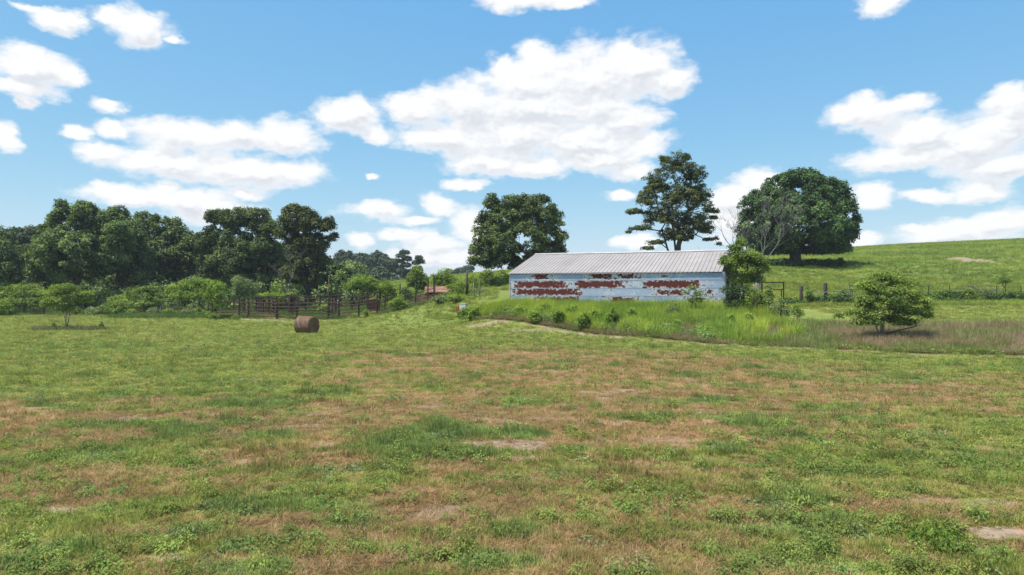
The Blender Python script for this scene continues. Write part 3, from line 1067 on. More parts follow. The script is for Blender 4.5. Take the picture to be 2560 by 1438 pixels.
rustc = t.mix(t.remap(n_fin, 0.3, 0.7), (0.105, 0.020, 0.014), (0.178, 0.037, 0.024))
rustc = t.mix(t.remap(n_str, 0.55, 0.75, 0, 0.5), rustc, (0.06, 0.018, 0.012))
col = t.mix(flake, paint, (0.10, 0.055, 0.045))
col = t.mix(r_mask, col, rustc)
b = principled(t, out, col, t.remap(r_mask, 0, 1, 0.48, 0.9, False), 0.0, 0.45)
M['tin_wall'] = m

m, t, out = mat_new('pale_roof_metal')
g = t.n('ShaderNodeNewGeometry')
tc = t.n('ShaderNodeTexCoord')
n = t.noise(g.outputs['Position'], 0.7, 5, 0.6)
n2 = t.noise(t.vmath('MULTIPLY', tc.outputs['Object'], (8.0, 0.35, 0.35)), 1.6, 4, 0.6)
c = t.mix(t.remap(n, 0.3, 0.7), (0.305, 0.272, 0.252), (0.350, 0.318, 0.298))
c = t.mix(t.remap(n2, 0.5, 0.8, 0, 0.45), c, (0.215, 0.185, 0.18))
pos = t.n('ShaderNodeSeparateXYZ'); t.link(tc.outputs['Object'], pos.inputs[0])
oi = t.n('ShaderNodeObjectInfo')
c = t.mix(t.math('MULTIPLY', oi.outputs['Random'], 0.28), c, (0.225, 0.195, 0.185))
principled(t, out, c, 0.55, 0.0, 0.35)
M['roof'] = m
M['trim'] = worn('roof_trim', (0.42, 0.40, 0.39), (0.55, 0.53, 0.52), 2.0, 0.6)

barn = thing('metal_barn', 'long corrugated metal barn with pale ribbed roof and peeling rust red patches', 'barn', (BX, BY, BZ), -BARN_A)


def corr_profile(h, pitch=0.0678, amp=0.011, seg=4):
    n = int(round(h / pitch * seg))
    z = np.linspace(0, h, n + 1)
    y = amp * np.cos(z / pitch * 2 * math.pi)
    return z, y


def corr_sheet(name, h):
    z, y = corr_profile(h)
    V = []; Fq = []
    for zi, yi in zip(z, y):
        V.append((0, yi, zi)); V.append((1, yi, zi))
    for i in range(len(z) - 1):
        Fq.append((2 * i, 2 * i + 1, 2 * i + 3, 2 * i + 2))
    me = bpy.data.meshes.new(name)
    me.from_pydata(V, [], Fq)
    for p in me.polygons: p.use_smooth = True
    me.materials.append(M['tin_wall'])
    return me


sheet_me = corr_sheet('wall_sheet', 0.635)
# seams and peeled stretches by row, as photo columns: sheet ends, then (start, end, amount) pairs
ROWS = [
    ((1275, 1458, 1622, 1816), [[(1306, 1326, .55), (1330, 1380, .92)], [(1468, 1534, .95), (1536, 1606, .80)], [(1640, 1680, .62), (1686, 1712, .58)]], (.15, .25, .1)),
    ((1275, 1438, 1604, 1816), [[(1278, 1300, .62), (1294, 1412, 1.12)], [(1440, 1552, 1.15), (1556, 1600, .55)], [(1606, 1742, 1.12), (1748, 1768, .6)]], (.3, .1, .3)),
    ((1275, 1458, 1620, 1816), [[(1281, 1452, 1.0), (1370, 1448, 1.1)], [(1510, 1546, .55), (1576, 1596, .5)], [(1630, 1722, .82), (1754, 1792, .80)]], (.2, .55, .35)),
    ((1275, 1448, 1610, 1816), [[(1342, 1444, 1.05), (1380, 1444, 1.1)], [(1518, 1594, .95), (1590, 1600, .4)], [(1718, 1768, 1.0), (1756, 1794, .85)]], (.0, .1, .1)),
    ((1275, 1458, 1620, 1816), [[(1300, 1310, .2), (1400, 1410, .2)], [(1500, 1510, .2), (1590, 1600, .2)], [(1700, 1710, .3), (1756, 1764, .3)]], (.0, .0, .05)),
]


def wall_x(px):
    """distance along the front wall of a photo column"""
    k_ = (px - 1280) / F
    return (k_ * BY - BX) / (cb + k_ * sb)


for r_i, (ends, peels, fades) in enumerate(ROWS):
    xs = [wall_x(p) for p in ends]
    xs[0] = 0.0; xs[-1] = BL
    for j in range(3):
        a0, b0 = xs[j], xs[j + 1]
        o = link('wall_sheet', sheet_me, None, barn)
        o.location = (a0 - (0.03 if j else 0), -0.012 - 0.004 * (4 - r_i) - 0.003 * j, EAVE - 0.61 * (r_i + 1))
        ln = b0 - a0 + (0.03 if j else 0)
        o.scale = (ln, 1, 1)
        o['sheet_length'] = float(ln)
        o['sheet_seed'] = float(r_i * 13.7 + j * 5.3)
        o['sheet_fade'] = float(fades[j])
        for q in (0, 1):
            pa, pb, am = peels[j][q]
            o['peel_start_%d' % q] = float(wall_x(pa) - a0)
            o['peel_end_%d' % q] = float(wall_x(pb) - a0)
            o['peel_amount_%d' % q] = float(am)

# rear wall, left gable, posts of the open right end
mb = MB()
z, yy = corr_profile(EAVE + 0.2)
for i in range(len(z) - 1):
    mb.poly([(0, BD + yy[i], z[i] - 0.2), (BL, BD + yy[i], z[i] - 0.2), (BL, BD + yy[i + 1], z[i + 1] - 0.2), (0, BD + yy[i + 1], z[i + 1] - 0.2)])
tin_plain = worn('weathered_tin', (0.30, 0.33, 0.38), (0.42, 0.44, 0.48), 1.2, 0.55)
link('rear_wall', mb.mesh('rear_wall'), tin_plain, barn)
mb = MB()
z, yy = corr_profile(EAVE + RISE + 0.15)
for i in range(len(z) - 1):
    def half(zz):
        zz = zz - 0.2
        return BD / 2 if zz <= EAVE else max(0.02, BD / 2 * (1 - (zz - EAVE) / RISE))
    h0, h1 = half(z[i]), half(z[i + 1])
    mb.poly([(0.02 + yy[i], BD / 2 - h0, z[i] - 0.2), (0.02 + yy[i], BD / 2 + h0, z[i] - 0.2), (0.02 + yy[i + 1], BD / 2 + h1, z[i + 1] - 0.2), (0.02 + yy[i + 1], BD / 2 - h1, z[i + 1] - 0.2)])
link('gable_wall', mb.mesh('gable_wall'), tin_plain, barn)
for px_, py_ in ((0.16, 0.16), (4.2, 0.16), (8.4, 0.16), (12.6, 0.16), (BL - 0.14, 0.16), (BL - 0.14, BD / 3), (BL - 0.14, BD * 2 / 3), (BL - 0.14, BD - 0.16), (8.4, BD - 0.16), (8.4, BD / 2)):
    top = EAVE - 0.03 + RISE * (1 - abs(py_ - BD / 2) / (BD / 2)) - 0.1
    link('post', MB().box((px_, py_, top / 2 - 0.15), (0.14, 0.14, top + 0.3)).mesh('post'), M['dark_wood'], barn)
for xx_ in (0.2, 5.6, 11.2, BL - 0.3):
    mbr = MB()
    mbr.box((xx_, BD / 2, EAVE - 0.12), (0.06, BD - 0.3, 0.16))
    for s_ in (-1, 1):
        mbr.tube((xx_, BD / 2 + s_ * (BD / 2 - 0.2), EAVE - 0.06), (xx_, BD / 2, EAVE + RISE - 0.12), 0.06, n=4)
    link('roof_truss', mbr.mesh('roof_truss'), M['dark_wood'], barn)
link('corner_trim', MB().box((-0.012, -0.055, EAVE / 2 - 0.1), (0.06, 0.03, EAVE - 0.02)).mesh('corner_trim'), M['trim'], barn)
link('corner_trim', MB().box((BL + 0.012, -0.055, EAVE / 2 - 0.1), (0.07, 0.03, EAVE - 0.02)).mesh('corner_trim'), M['trim'], barn)
# roof panels
R0, R1 = -0.16, BL - 0.22
NP = 18
PW = (R1 - R0) / NP
cp, sp = math.cos(PITCH), math.sin(PITCH)


def roof_pt(u, s, h):
    """u along the eave, s up the slope, h off the sheet"""
    return (u, s * cp - h * sp, s * sp + h * cp)


prof = []
for k_ in range(3):
    c0 = k_ * PW / 3
    prof += [(c0 + 0.004, 0.0), (c0 + 0.022, 0.042), (c0 + 0.056, 0.042), (c0 + 0.076, 0.0)]
prof += [(PW + 0.004, 0.0)]
V = []; Fq = []
OVER = 0.16
for (u, h) in prof:
    V.append(roof_pt(u, -OVER, h)); V.append(roof_pt(u, SLOPE - 0.01, h))
for i in range(len(prof) - 1):
    Fq.append((2 * i, 2 * i + 2, 2 * i + 3, 2 * i + 1))
roof_me = bpy.data.meshes.new('roof_panel')
roof_me.from_pydata(V, [], Fq)
roof_me.materials.append(M['roof'])
rnd = random.Random(5)
for i in range(NP):
    o = link('roof_panel', roof_me, None, barn)
    o.location = (R0 + i * PW, 0, EAVE + 0.03 + rnd.uniform(0, 0.010) - 0.045 * math.sin(math.pi * (i + 0.5) / NP))
    o = link('roof_panel', roof_me, None, barn)
    o.location = (R0 + (i + 1) * PW, BD, EAVE + 0.03 + rnd.uniform(0, 0.010) - 0.045 * math.sin(math.pi * (i + 0.5) / NP))
    o.rotation_euler = (0, 0, math.pi)
zr = EAVE + 0.03 + RISE
mb = MB()
for k_ in range(6):
    u0 = R0 + (R1 - R0) * k_ / 6 - 0.02
    u1 = R0 + (R1 - R0) * (k_ + 1) / 6 + (0.03 if k_ == 5 else 0.0)
    dz = 0.004 * (k_ % 2) - 0.035 * math.sin(math.pi * (k_ + 0.5) / 6)
    for s_ in (-1, 1):
        mb.poly([(u0, BD / 2 + s_ * 0.22, zr - 0.22 * sp / cp + 0.052 + dz), (u1, BD / 2 + s_ * 0.22, zr - 0.22 * sp / cp + 0.052 + dz), (u1, BD / 2, zr + 0.075 + dz), (u0, BD / 2, zr + 0.075 + dz)])
link('ridge_cap', mb.mesh('ridge_cap'), M['trim'], barn)
link('eave_board', MB().box((BL / 2 - 0.1, -0.03, EAVE - 0.02), (BL - 0.3, 0.04, 0.08)).mesh('eave_board'), M['dark_wood'], barn)
vx = wall_x(1686) + 1.0
link('vent_pipe', MB().tube((vx, BD / 2, zr), (vx, BD / 2, zr + 0.42), 0.03, n=6).mesh('vent_pipe'), M['white_metal'], barn)
tag(link('concrete_apron', MB().box((0, 0, 0), (1.5, 1.1, 0.16)).mesh('concrete_apron'), M['concrete'], None, (-1.05, 54.9, gz(-1.05, 54.9) + 0.06)),
    'pale concrete slab lying at the left corner of the barn', 'slab')

# ------------------------------------------------------------------ round hay bale
m, t, out = mat_new('hay')
tc = t.n('ShaderNodeTexCoord')
so = t.n('ShaderNodeSeparateXYZ'); t.link(tc.outputs['Object'], so.inputs[0])
rad = t.math('SQRT', t.math('ADD', t.math('MULTIPLY', so.outputs[1], so.outputs[1]), t.math('MULTIPLY', so.outputs[2], so.outputs[2])))
fib = t.noise(t.vmath('MULTIPLY', tc.outputs['Object'], (9, 1.4, 1.4)), 5, 5, 0.7)
spi = t.noise(None, 1.0, 1)
ring = t.n('ShaderNodeCombineXYZ'); t.link(t.math('MULTIPLY', rad, 22.0), ring.inputs[0]); t.link(so.outputs[1], ring.inputs[1]); t.link(so.outputs[2], ring.inputs[2])
rn = t.noise(ring.outputs[0], 1.3, 4, 0.65)
nb = t.noise(tc.outputs['Object'], 1.6, 4, 0.6)
is_end = t.remap(t.math('ABSOLUTE', so.outputs[0]), 0.70, 0.73)
f = t.math('ADD', t.math('MULTIPLY', fib, t.math('SUBTRACT', 1.0, is_end)), t.math('MULTIPLY', rn, is_end))
c = t.mix(t.remap(f, 0.3, 0.7), (0.095, 0.050, 0.030), (0.250, 0.155, 0.102))
c = t.mix(t.remap(nb, 0.45, 0.7, 0, 0.6), c, (0.26, 0.18, 0.135))
c = t.mix(t.math('MULTIPLY', is_end, 0.45), c, (0.14, 0.075, 0.042))
principled(t, out, c, 0.95, 0, 0.1, f, 0.05, 0.9)
M['hay'] = m
bp = on_ground(767, 57.5)
RB, LB = 0.79, 1.5
bale = thing('round_hay_bale', 'weathered brown round hay bale standing alone on the mown meadow', 'hay bale', bp, -R(21))
V = []; Fq = []
NS, NR = 48, 18
rg = np.random.default_rng(77)
prof = [(-LB / 2 - 0.01, 0.0), (-LB / 2 - 0.02, 0.3), (-LB / 2, 0.62), (-LB / 2 + 0.03, 0.745)] + [(-LB / 2 + 0.07 + (LB - 0.14) * i / 9, 0.79 - 0.012 * abs(i - 4.5) / 4.5) for i in range(10)] + [(LB / 2 - 0.03, 0.745), (LB / 2, 0.62), (LB / 2 + 0.02, 0.3), (LB / 2 + 0.01, 0.0)]
for i, (xa, ra) in enumerate(prof):
    for j in range(NS):
        a = 2 * math.pi * j / NS
        rr = ra * (1 + 0.012 * math.sin(3 * a + 1) + float(rg.normal(0, 0.010)))
        zz = rr * math.sin(a)
        zz = max(zz, -0.70) - (0.03 * max(0, math.sin(a)) ** 2)
        yy_ = rr * math.cos(a) * (1.03 if zz < 0 else 1.0)
        V.append((xa + float(rg.normal(0, 0.010)), yy_, zz))
for i in range(len(prof) - 1):
    for j in range(NS):
        k_ = (j + 1) % NS
        Fq.append((i * NS + j, i * NS + k_, (i + 1) * NS + k_, (i + 1) * NS + j))
me = bpy.data.meshes.new('bale_body'); me.from_pydata(V, [], Fq)
for p in me.polygons: p.use_smooth = True
link('bale_body', me, M['hay'], bale, (0, 0, 0.69))
mb = MB()
prev = None
for i in range(9):
    a = R(122 + 9.0 * i)
    p = Vector((-0.50 + 0.05 * i, 0.815 * math.cos(a) * 1.01, 0.69 + 0.815 * math.sin(a) - 0.02))
    if prev is not None:
        mb.tube(prev, p, 0.012, n=5)
    prev = p
link('twine', mb.mesh('twine'), M['white_metal'], bale)
# loose hay at its foot
for k_ in range(1):
    mb = MB()
    for i in range(160):
        a = rg.uniform(0, 6.28)
        p = Vector((rg.uniform(-0.75, 0.78), (0.52 + rg.uniform(0, 0.2)) * (1 if rg.uniform() > .5 else -1), 0.01))
        mb.tube(p, p + Vector((math.cos(a) * .12, math.sin(a) * .12, rg.uniform(0.02, 0.14))), 0.006, n=3, caps=False)
    for i in range(900):
        a = rg.uniform(-0.5, 3.64); xa = rg.uniform(-0.74, 0.74)
        p = Vector((xa, 0.775 * math.cos(a), 0.69 + 0.775 * math.sin(a) - 0.02))
        q = p + Vector((rg.normal(0, .05), math.cos(a) * 0.035 + rg.normal(0, .03), math.sin(a) * 0.035 + rg.normal(0, .03)))
        mb.tube(p, q, 0.005, n=3, caps=False)
    o = link('loose_hay', mb.mesh('loose_hay'), M['hay'], bale); o['kind'] = 'stuff'

# ------------------------------------------------------------------ fences
_unit = {}


def unit_tube(mat, n=7):
    key = ('t', mat.name, n)
    if key not in _unit:
        me = MB().tube((0, 0, 0), (0, 0, 1), 1.0, n=n).mesh('tube', True)
        me.materials.append(mat)
        _unit[key] = me
    return _unit[key]


def unit_box(mat):
    key = ('b', mat.name)
    if key not in _unit:
        me = MB().box((0, 0, 0.5), (2, 2, 1)).mesh('bar')
        me.materials.append(mat)
        _unit[key] = me
    return _unit[key]


def bar(name, parent, p0, p1, r, mat, square=False, r2=None):
    """a straight piece between two points, in the parent's frame"""
    p0 = Vector(p0); p1 = Vector(p1)
    o = link(name, unit_box(mat) if square else unit_tube(mat), None, parent)
    d = p1 - p0
    o.location = p0
    o.rotation_mode = 'QUATERNION'
    o.rotation_quaternion = d.to_track_quat('Z', 'Y')
    o.scale = (r, r2 if r2 else r, d.length)
    return o


def fence(name, label, cat, posts, rails, pr, rr, pmat, rmat, group=None, square=False, skip=(), seed=1, rail_sq=False):
    """posts: list of (x, y, height)"""
    rd = random.Random(seed)
    x0, y0, _ = posts[0]
    org = Vector((x0, y0, gz(x0, y0)))
    f_ = thing(name, label, cat, org, 0, group)
    pts = []
    for (x, y, h) in posts:
        p = Vector((x, y, gz(x, y))) - org
        lean = Vector((rd.uniform(-.03, .03), rd.uniform(-.03, .03), 0)) * h
        bar('post', f_, p - Vector((0, 0, 0.3)), p + Vector((0, 0, h)) + lean, pr * rd.uniform(.85, 1.2), pmat, square)
        pts.append((p, lean, h))
    for i in range(len(pts) - 1):
        if i in skip: continue
        for z in rails:
            a, la, ha = pts[i]; b_, lb, hb = pts[i + 1]
            dz0, dz1 = rd.uniform(-.05, .05), rd.uniform(-.05, .05)
            off = Vector((0, -pr - rr * 0.6, 0))
            bar('rail', f_, a + la * (z / ha) + Vector((0, 0, z + dz0)) + off, b_ + lb * (z / hb) + Vector((0, 0, z + dz1)) + off, rr, rmat, rail_sq, 0.02 if rail_sq else None)
    return f_


def P2(px, Y):
    return ((px - 1280) / F * Y, Y)


RAILS5 = (0.25, 0.62, 0.98, 1.35, 1.72)
fr = [(519, 74, 2.0), (538, 74, 1.9), (598, 74, 2.1), (621, 74, 2.05), (693, 73.5, 1.95), (741, 73.6, 1.9), (821, 73.6, 1.95), (848, 73.8, 1.95), (897, 74, 1.95), (943, 74.5, 2.2)]
fence('cattle_pen_fence', 'long rusty pipe fence with five rails along the front of the cattle pens', 'fence',
      [(*P2(p, y), h) for p, y, h in fr], RAILS5, 0.10, 0.042, M['dark_wood'], M['rust_pipe'], seed=2)
fr = [(943, 74.7, 2.1), (962, 76.5, 2.0), (998, 77.2, 1.6), (1040, 78, 1.7), (1069, 77.5, 2.9), (1086, 77, 2.9)]
fence('cattle_pen_fence', 'rusty pipe fence climbing the slope at the right end of the pens', 'fence',
      [(*P2(p, y), h) for p, y, h in fr], (0.3, 0.7, 1.1, 1.45), 0.085, 0.045, M['rust_pipe'], M['rust_pipe'], seed=3)
fr = [(585, 82, 2.2), (612, 82, 2.3), (640, 82, 2.1), (672, 82, 2.2), (730, 82, 2.5), (764, 82, 2.2), (800, 82, 2.2), (840, 82, 2.2), (880, 82, 2.2), (917, 82, 2.5)]
fence('cattle_pen_fence', 'dark middle fence of the cattle pens, half hidden behind the front one', 'fence',
      [(*P2(p, y), h) for p, y, h in fr], (0.4, 0.85, 1.3, 1.75, 2.1), 0.10, 0.045, M['dark_wood'], M['rust_pipe'], seed=4)
fr = [(776, 91, 2.3), (798, 91, 2.4), (838, 91, 2.2), (853, 91, 2.3), (876, 91, 2.6), (912, 91, 2.3), (951, 90, 2.3), (970, 90, 2.3), (1000, 90, 2.3)]
fence('cattle_pen_fence', 'farthest dark rail fence at the back of the cattle pens', 'fence',
      [(*P2(p, y), h) for p, y, h in fr], (0.6, 1.1, 1.6, 2.1), 0.09, 0.045, M['dark_wood'], M['dark_wood'], seed=5)
for (p0, y0, p1, y1, lb) in ((693, 74.2, 672, 81.6, 'rusty cross fence between pens left of the hay bale'), (821, 74.2, 840, 81.6, 'rusty cross fence between pens right of the hay bale'), (917, 82.4, 951, 89.7, 'dark cross fence at the far right of the pens')):
    a = P2(p0, y0); b_ = P2(p1, y1)
    fence('cross_fence', lb, 'fence', [(a[0] + (b_[0] - a[0]) * s_, a[1] + (b_[1] - a[1]) * s_, 1.95) for s_ in (0.1, 0.5, 0.9)], (0.3, 0.7, 1.1, 1.5, 1.85), 0.08, 0.042, M['rust_pipe'], M['rust_pipe'], seed=int(p0))

# maroon sheet gate in the pens
gp = Vector((*P2(922, 75.4), 0)); gp.z = gz(gp.x, gp.y)
gate = thing('metal_gate', 'maroon sheet metal gate standing inside the cattle pens', 'gate', gp, R(12))
link('gate_sheet', MB().box((0.5, 0, 1.1), (1.25, 0.04, 1.05)).mesh('gate_sheet'), M['maroon'], gate)
for z_ in (0.5, 1.68):
    bar('gate_rail', gate, (-0.15, 0, z_), (1.15, 0, z_ + 0.03), 0.035, M['maroon'])
for x_ in (-0.15, 1.15):
    bar('gate_stile', gate, (x_, 0, 0.0), (x_, 0, 1.72), 0.04, M['maroon'])
# dark red pipe gate leaning downhill near the shed
g0 = at(1038, 741, 77.0); g1 = at(1102, 745, 75.5)
gb = Vector((g0.x, g0.y, gz(g0.x, g0.y)))
gt = thing('pipe_gate', 'dark red pipe gate hung between tall thin posts below the rusty shed', 'gate', gb)
for dz in (0.0, -0.22, -0.45, -0.7):
    bar('gate_rail', gt, g0 - gb + Vector((0, -0.12, dz)), g1 - gb + Vector((0, -0.12, dz + 0.03)), 0.05, M['maroon'])
for s_ in (0.0, 0.5, 1.0):
    q = (g0 - gb).lerp(g1 - gb, s_) + Vector((0, -0.12, 0.04))
    bar('gate_stile', gt, q, q - Vector((0, 0, 0.8)), 0.045, M['maroon'])

# loading chute of upright boards inside the pens
cpnt = Vector((*P2(666, 78), 0)); cpnt.z = gz(cpnt.x, cpnt.y)
ch = thing('loading_chute', 'brown wooden loading chute of upright boards behind the front pen fence', 'chute', cpnt, R(-4))
rd = random.Random(9)
for i in range(11):
    hgt = rd.uniform(1.55, 1.95)
    bar('board', ch, (-0.9 + i * 0.19, rd.uniform(-.01, .01), 0), (-0.9 + i * 0.19 + rd.uniform(-.04, .04), 0, hgt), 0.08, M['rust_pipe'], True, 0.02)
for z_ in (0.5, 1.5):
    bar('rail', ch, (-1.05, 0.06, z_), (1.15, 0.06, z_ + 0.05), 0.06, M['dark_wood'], True, 0.03)
for x_ in (-1.0, 1.1):
    bar('post', ch, (x_, 0.12, -0.2), (x_, 0.12, 2.15), 0.1, M['dark_wood'])
# head gate frame
hp = Vector((*P2(733, 79), 0)); hp.z = gz(hp.x, hp.y)
hg = thing('squeeze_gate', 'dark timber squeeze gate with heavy top beam behind the hay bale', 'gate', hp)
for x_ in (-0.45, 0.45):
    bar('post', hg, (x_, 0, -0.2), (x_, 0, 2.25), 0.13, M['dark_wood'], True)
bar('beam', hg, (-0.75, 0, 2.3), (0.75, 0, 2.36), 0.11, M['dark_wood'], True)
for i in range(5):
    bar('board', hg, (-0.3 + i * 0.15, 0.05, 0.1), (-0.3 + i * 0.15, 0.05, 2.2), 0.06, M['rust_pipe'], True, 0.02)

# poles
def pole(px, Y, top, r, label, mat='dark_wood'):
    p = on_ground(px, Y)
    tz = H + (HZ - top) / F * Y - p.z
    o = link('pole', MB().tube((0, 0, -0.4), (0.03, 0, tz), r, r * 0.8, n=8).mesh('pole', True), M[mat], None, p)
    return tag(o, label, 'pole')


pole(821.5, 80, 692, 0.09, 'tall dark bare pole rising above the pens left of centre')
pole(1167, 68, 676, 0.13, 'tall dark post in front of the oak left of the barn')
pole(1038, 76.5, 706, 0.055, 'thin rusty pole at the left end of the red pipe gate', 'rust_pipe')
pole(1069, 75.8, 708, 0.05, 'thin rusty pole at the middle of the red pipe gate', 'rust_pipe')
pole(1087, 75.4, 714, 0.05, 'thin rusty pole near the right end of the red pipe gate', 'rust_pipe')
pole(1887, 53.5, 690, 0.2, 'thick pale weathered post right of the barn corner tree', 'grey_wood')
pole(1854, 54.5, 703, 0.10, 'slim whitish post beside the open end of the barn', 'white_metal')
pole(1892, 46.5, 752, 0.035, 'thin dark steel post in the weeds right of the barn', 'black_pipe')

# grey board fences at the left
fr = [(402, 80), (436, 80), (480, 80)]
fence('board_fence', 'short pale grey wooden board fence at the edge of the wood', 'fence', [(*P2(p, y), 1.05) for p, y in fr], (0.45, 0.95), 0.07, 0.07, M['grey_wood'], M['grey_wood'], square=True, seed=6, rail_sq=True)
fr = [(60, 82), (110, 82), (160, 82), (210, 82), (260, 82), (310, 82), (360, 82)]
fence('board_fence', 'dark wooden rail fence in the shade below the big left trees', 'fence', [(*P2(p, y), 1.05) for p, y in fr], (0.4, 0.85), 0.07, 0.055, M['dark_wood'], M['dark_wood'], square=True, seed=7, rail_sq=True)
# H brace left of barn
fr = [(1185, 66, 1.55), (1199, 66, 1.75)]
f_ = fence('brace_fence', 'weathered wooden brace with one long top rail left of the barn', 'fence', [(*P2(p, y), h) for p, y, h in fr], (), 0.07, 0.06, M['grey_wood'], M['grey_wood'], seed=8)
a = at(1183, 726, 65.9) - f_.location; b_ = at(1221, 726, 65.9) - f_.location
bar('rail', f_, a, b_, 0.06, M['grey_wood'], True)
# right hand side
fr = [(2003, 60.5, 1.55), (2065, 60.5, 1.75), (2127, 61, 1.5)]
fence('rail_fence', 'weathered fence of stout posts and one thin rail left of the small tree', 'fence', [(*P2(p, y), h) for p, y, h in fr], (0.95,), 0.14, 0.035, M['bark'], M['grey_wood'], seed=10)
gp = Vector((*P2(1905, 56.0), 0)); gp.z = gz(gp.x, gp.y)
q = [at(1905, 706, 56) - gp, at(1959, 706, 56) - gp, at(1959, 745, 56) - gp, at(1905, 745, 56) - gp]
pf = thing('pipe_gateway', 'black square pipe frame standing in the pasture right of the barn', 'frame', gp)
bar('top_bar', pf, q[0], q[1], 0.045, M['black_pipe'])
bar('upright', pf, q[0] + Vector((0, 0, .04)), Vector((q[0].x, 0, -0.3)), 0.05, M['black_pipe'])
bar('upright', pf, q[1] + Vector((0, 0, .04)), Vector((q[1].x, 0, -0.3)), 0.055, M['black_pipe'])
bar('cross_bar', pf, at(1933, 724, 56) - gp, at(1959, 724, 56) - gp, 0.04, M['black_pipe'])
bar('upright', pf, at(1953.5, 724, 56) - gp, Vector(((1953.5 - 1280) / F * 56 - gp.x, 0, -0.3)), 0.045, M['black_pipe'])
i = 0
fr = [2292, 2322, 2375, 2492, 2553]
f_ = fence('wire_fence', 'thin wire fence on steel posts above the dark hedge at right', 'fence', [(*P2(p, 63.5), 1.35) for p in fr], (0.7, 1.2), 0.04, 0.008, M['bark'], M['black_pipe'], seed=12)
for p_, y_ in ((2260, 92), (2287, 92), (2333, 80)):
    pass

# white and rusty box by the pens
wp = on_ground(1160, 63.0)
bx = thing('metal_tank', 'white metal tank with a rusty orange left side beside the pens', 'tank', wp, R(-24))
mb = MB()
mb.box((0, 0, 0.36), (0.62, 0.62, 0.78))
me = mb.mesh('tank_body')
link('tank_body', me, M['white_metal'], bx)
link('tank_side', MB().box((-0.335, 0, 0.30), (0.05, 0.6, 0.62)).mesh('tank_side'), M['orange_rust'], bx)
link('tank_lid', MB().box((0, 0, 0.765), (0.68, 0.68, 0.035)).mesh('tank_lid'), M['white_metal'], bx)
link('loose_panel', MB().box((-0.55, -0.12, 0.25), (0.5, 0.03, 0.5), R(10)).mesh('loose_panel'), M['orange_rust'], bx)

# low shed with a rusty roof behind the pens
sp0 = Vector((*P2(1105, 84), 0)); sp0.z = gz(sp0.x, sp0.y)
topz = H + (HZ - 719) / F * 84 - sp0.z
shed = thing('low_shed', 'low shed with a rusty sheet roof almost buried in bushes', 'shed', sp0, R(6))
for i in range(6):
    u0 = -2.1 + i * 0.7
    V = []; Fq = []
    for k_ in range(8):
        xx_ = u0 + 0.7 * k_ / 7
        hh = 0.02 * (k_ % 2)
        V += [(xx_, -1.3, topz - 0.62 + hh), (xx_, 1.4, topz + 0.1 + hh)]
    for k_ in range(7):
        Fq.append((2 * k_, 2 * k_ + 2, 2 * k_ + 3, 2 * k_ + 1))
    me = bpy.data.meshes.new('roof_sheet'); me.from_pydata(V, [], Fq)
    o = link('roof_sheet', me, M['rust_sheet'], shed)
    o.location.z = rd.uniform(-0.03, 0.05)
link('wall', MB().box((0, 1.2, (topz - 0.1) / 2), (4.0, 0.06, topz - 0.1)).mesh('wall'), M['dark_wood'], shed)
for x_ in (-1.95, 0, 1.95):
    bar('post', shed, (x_, -1.15, -0.2), (x_, -1.15, topz - 0.65), 0.07, M['dark_wood'], True)

# ------------------------------------------------------------------ white car behind the pens
m, t, out = mat_new('car_white')
principled(t, out, (0.70, 0.73, 0.76), 0.25, 0, 0.5)
M['car_white'] = m
m, t, out = mat_new('car_glass')
principled(t, out, (0.20, 0.25, 0.30), 0.08, 0, 0.8)
M['car_glass'] = m
m, t, out = mat_new('tyre')
principled(t, out, (0.02, 0.02, 0.02), 0.9)
M['tyre'] = m
cy = 97.0
cpz = on_ground(806, cy)
car = thing('parked_car', 'white car parked behind the cattle pens, only its roof and windows showing', 'car', cpz + Vector((0, 0, 0.25)), R(8))
side = [(-2.2, 0.35), (-2.25, 0.75), (-2.05, 0.98), (-1.2, 1.05), (1.9, 1.02), (2.2, 0.9), (2.25, 0.4)]
roof = [(-1.25, 1.04), (-0.45, 1.52), (1.0, 1.55), (1.75, 1.02)]


def extrude(pts, hw, hw2=None):
    V = []; Fq = []
    n_ = len(pts)
    hw2 = hw if hw2 is None else hw2
    zmax = max(p[1] for p in pts)
    for s_ in (-1, 1):
        for (x_, z_) in pts:
            ww = hw2 if z_ >= zmax - 0.06 else hw
            V.append((x_, s_ * ww, z_))
    Fq.append(tuple(range(n_))); Fq.append(tuple(reversed(range(n_, 2 * n_))))
    for i_ in range(n_):
        j_ = (i_ + 1) % n_
        Fq.append((i_, n_ + i_, n_ + j_, j_))
    me_ = bpy.data.meshes.new('car_body'); me_.from_pydata(V, [], Fq)
    return me_


link('car_body', extrude(side, 0.88), M['car_white'], car)
link('cabin', extrude(roof, 0.82, 0.66), M['car_white'], car)
for s_ in (-1, 1):
    me = bpy.data.meshes.new('side_window')
    me.from_pydata([(-1.0, s_ * 0.835, 1.10), (-0.42, s_ * 0.70, 1.46), (0.95, s_ * 0.70, 1.47), (1.45, s_ * 0.835, 1.10)], [], [(0, 1, 2, 3)])
    link('side_window', me, M['car_glass'], car)
    for x_ in (-1.4, 1.4):
        wb = link('wheel', MB().tube((x_, s_ * 0.70, 0.33), (x_, s_ * 0.90, 0.33), 0.33, n=16).mesh('wheel'), M['tyre'], car)
me = bpy.data.meshes.new('windscreen')
me.from_pydata([(-1.22, -0.70, 1.09), (-1.22, 0.70, 1.09), (-0.50, 0.60, 1.53), (-0.50, -0.60, 1.53)], [], [(0, 1, 2, 3)])
link('windscreen', me, M['car_glass'], car)
car.location.z = cpz.z

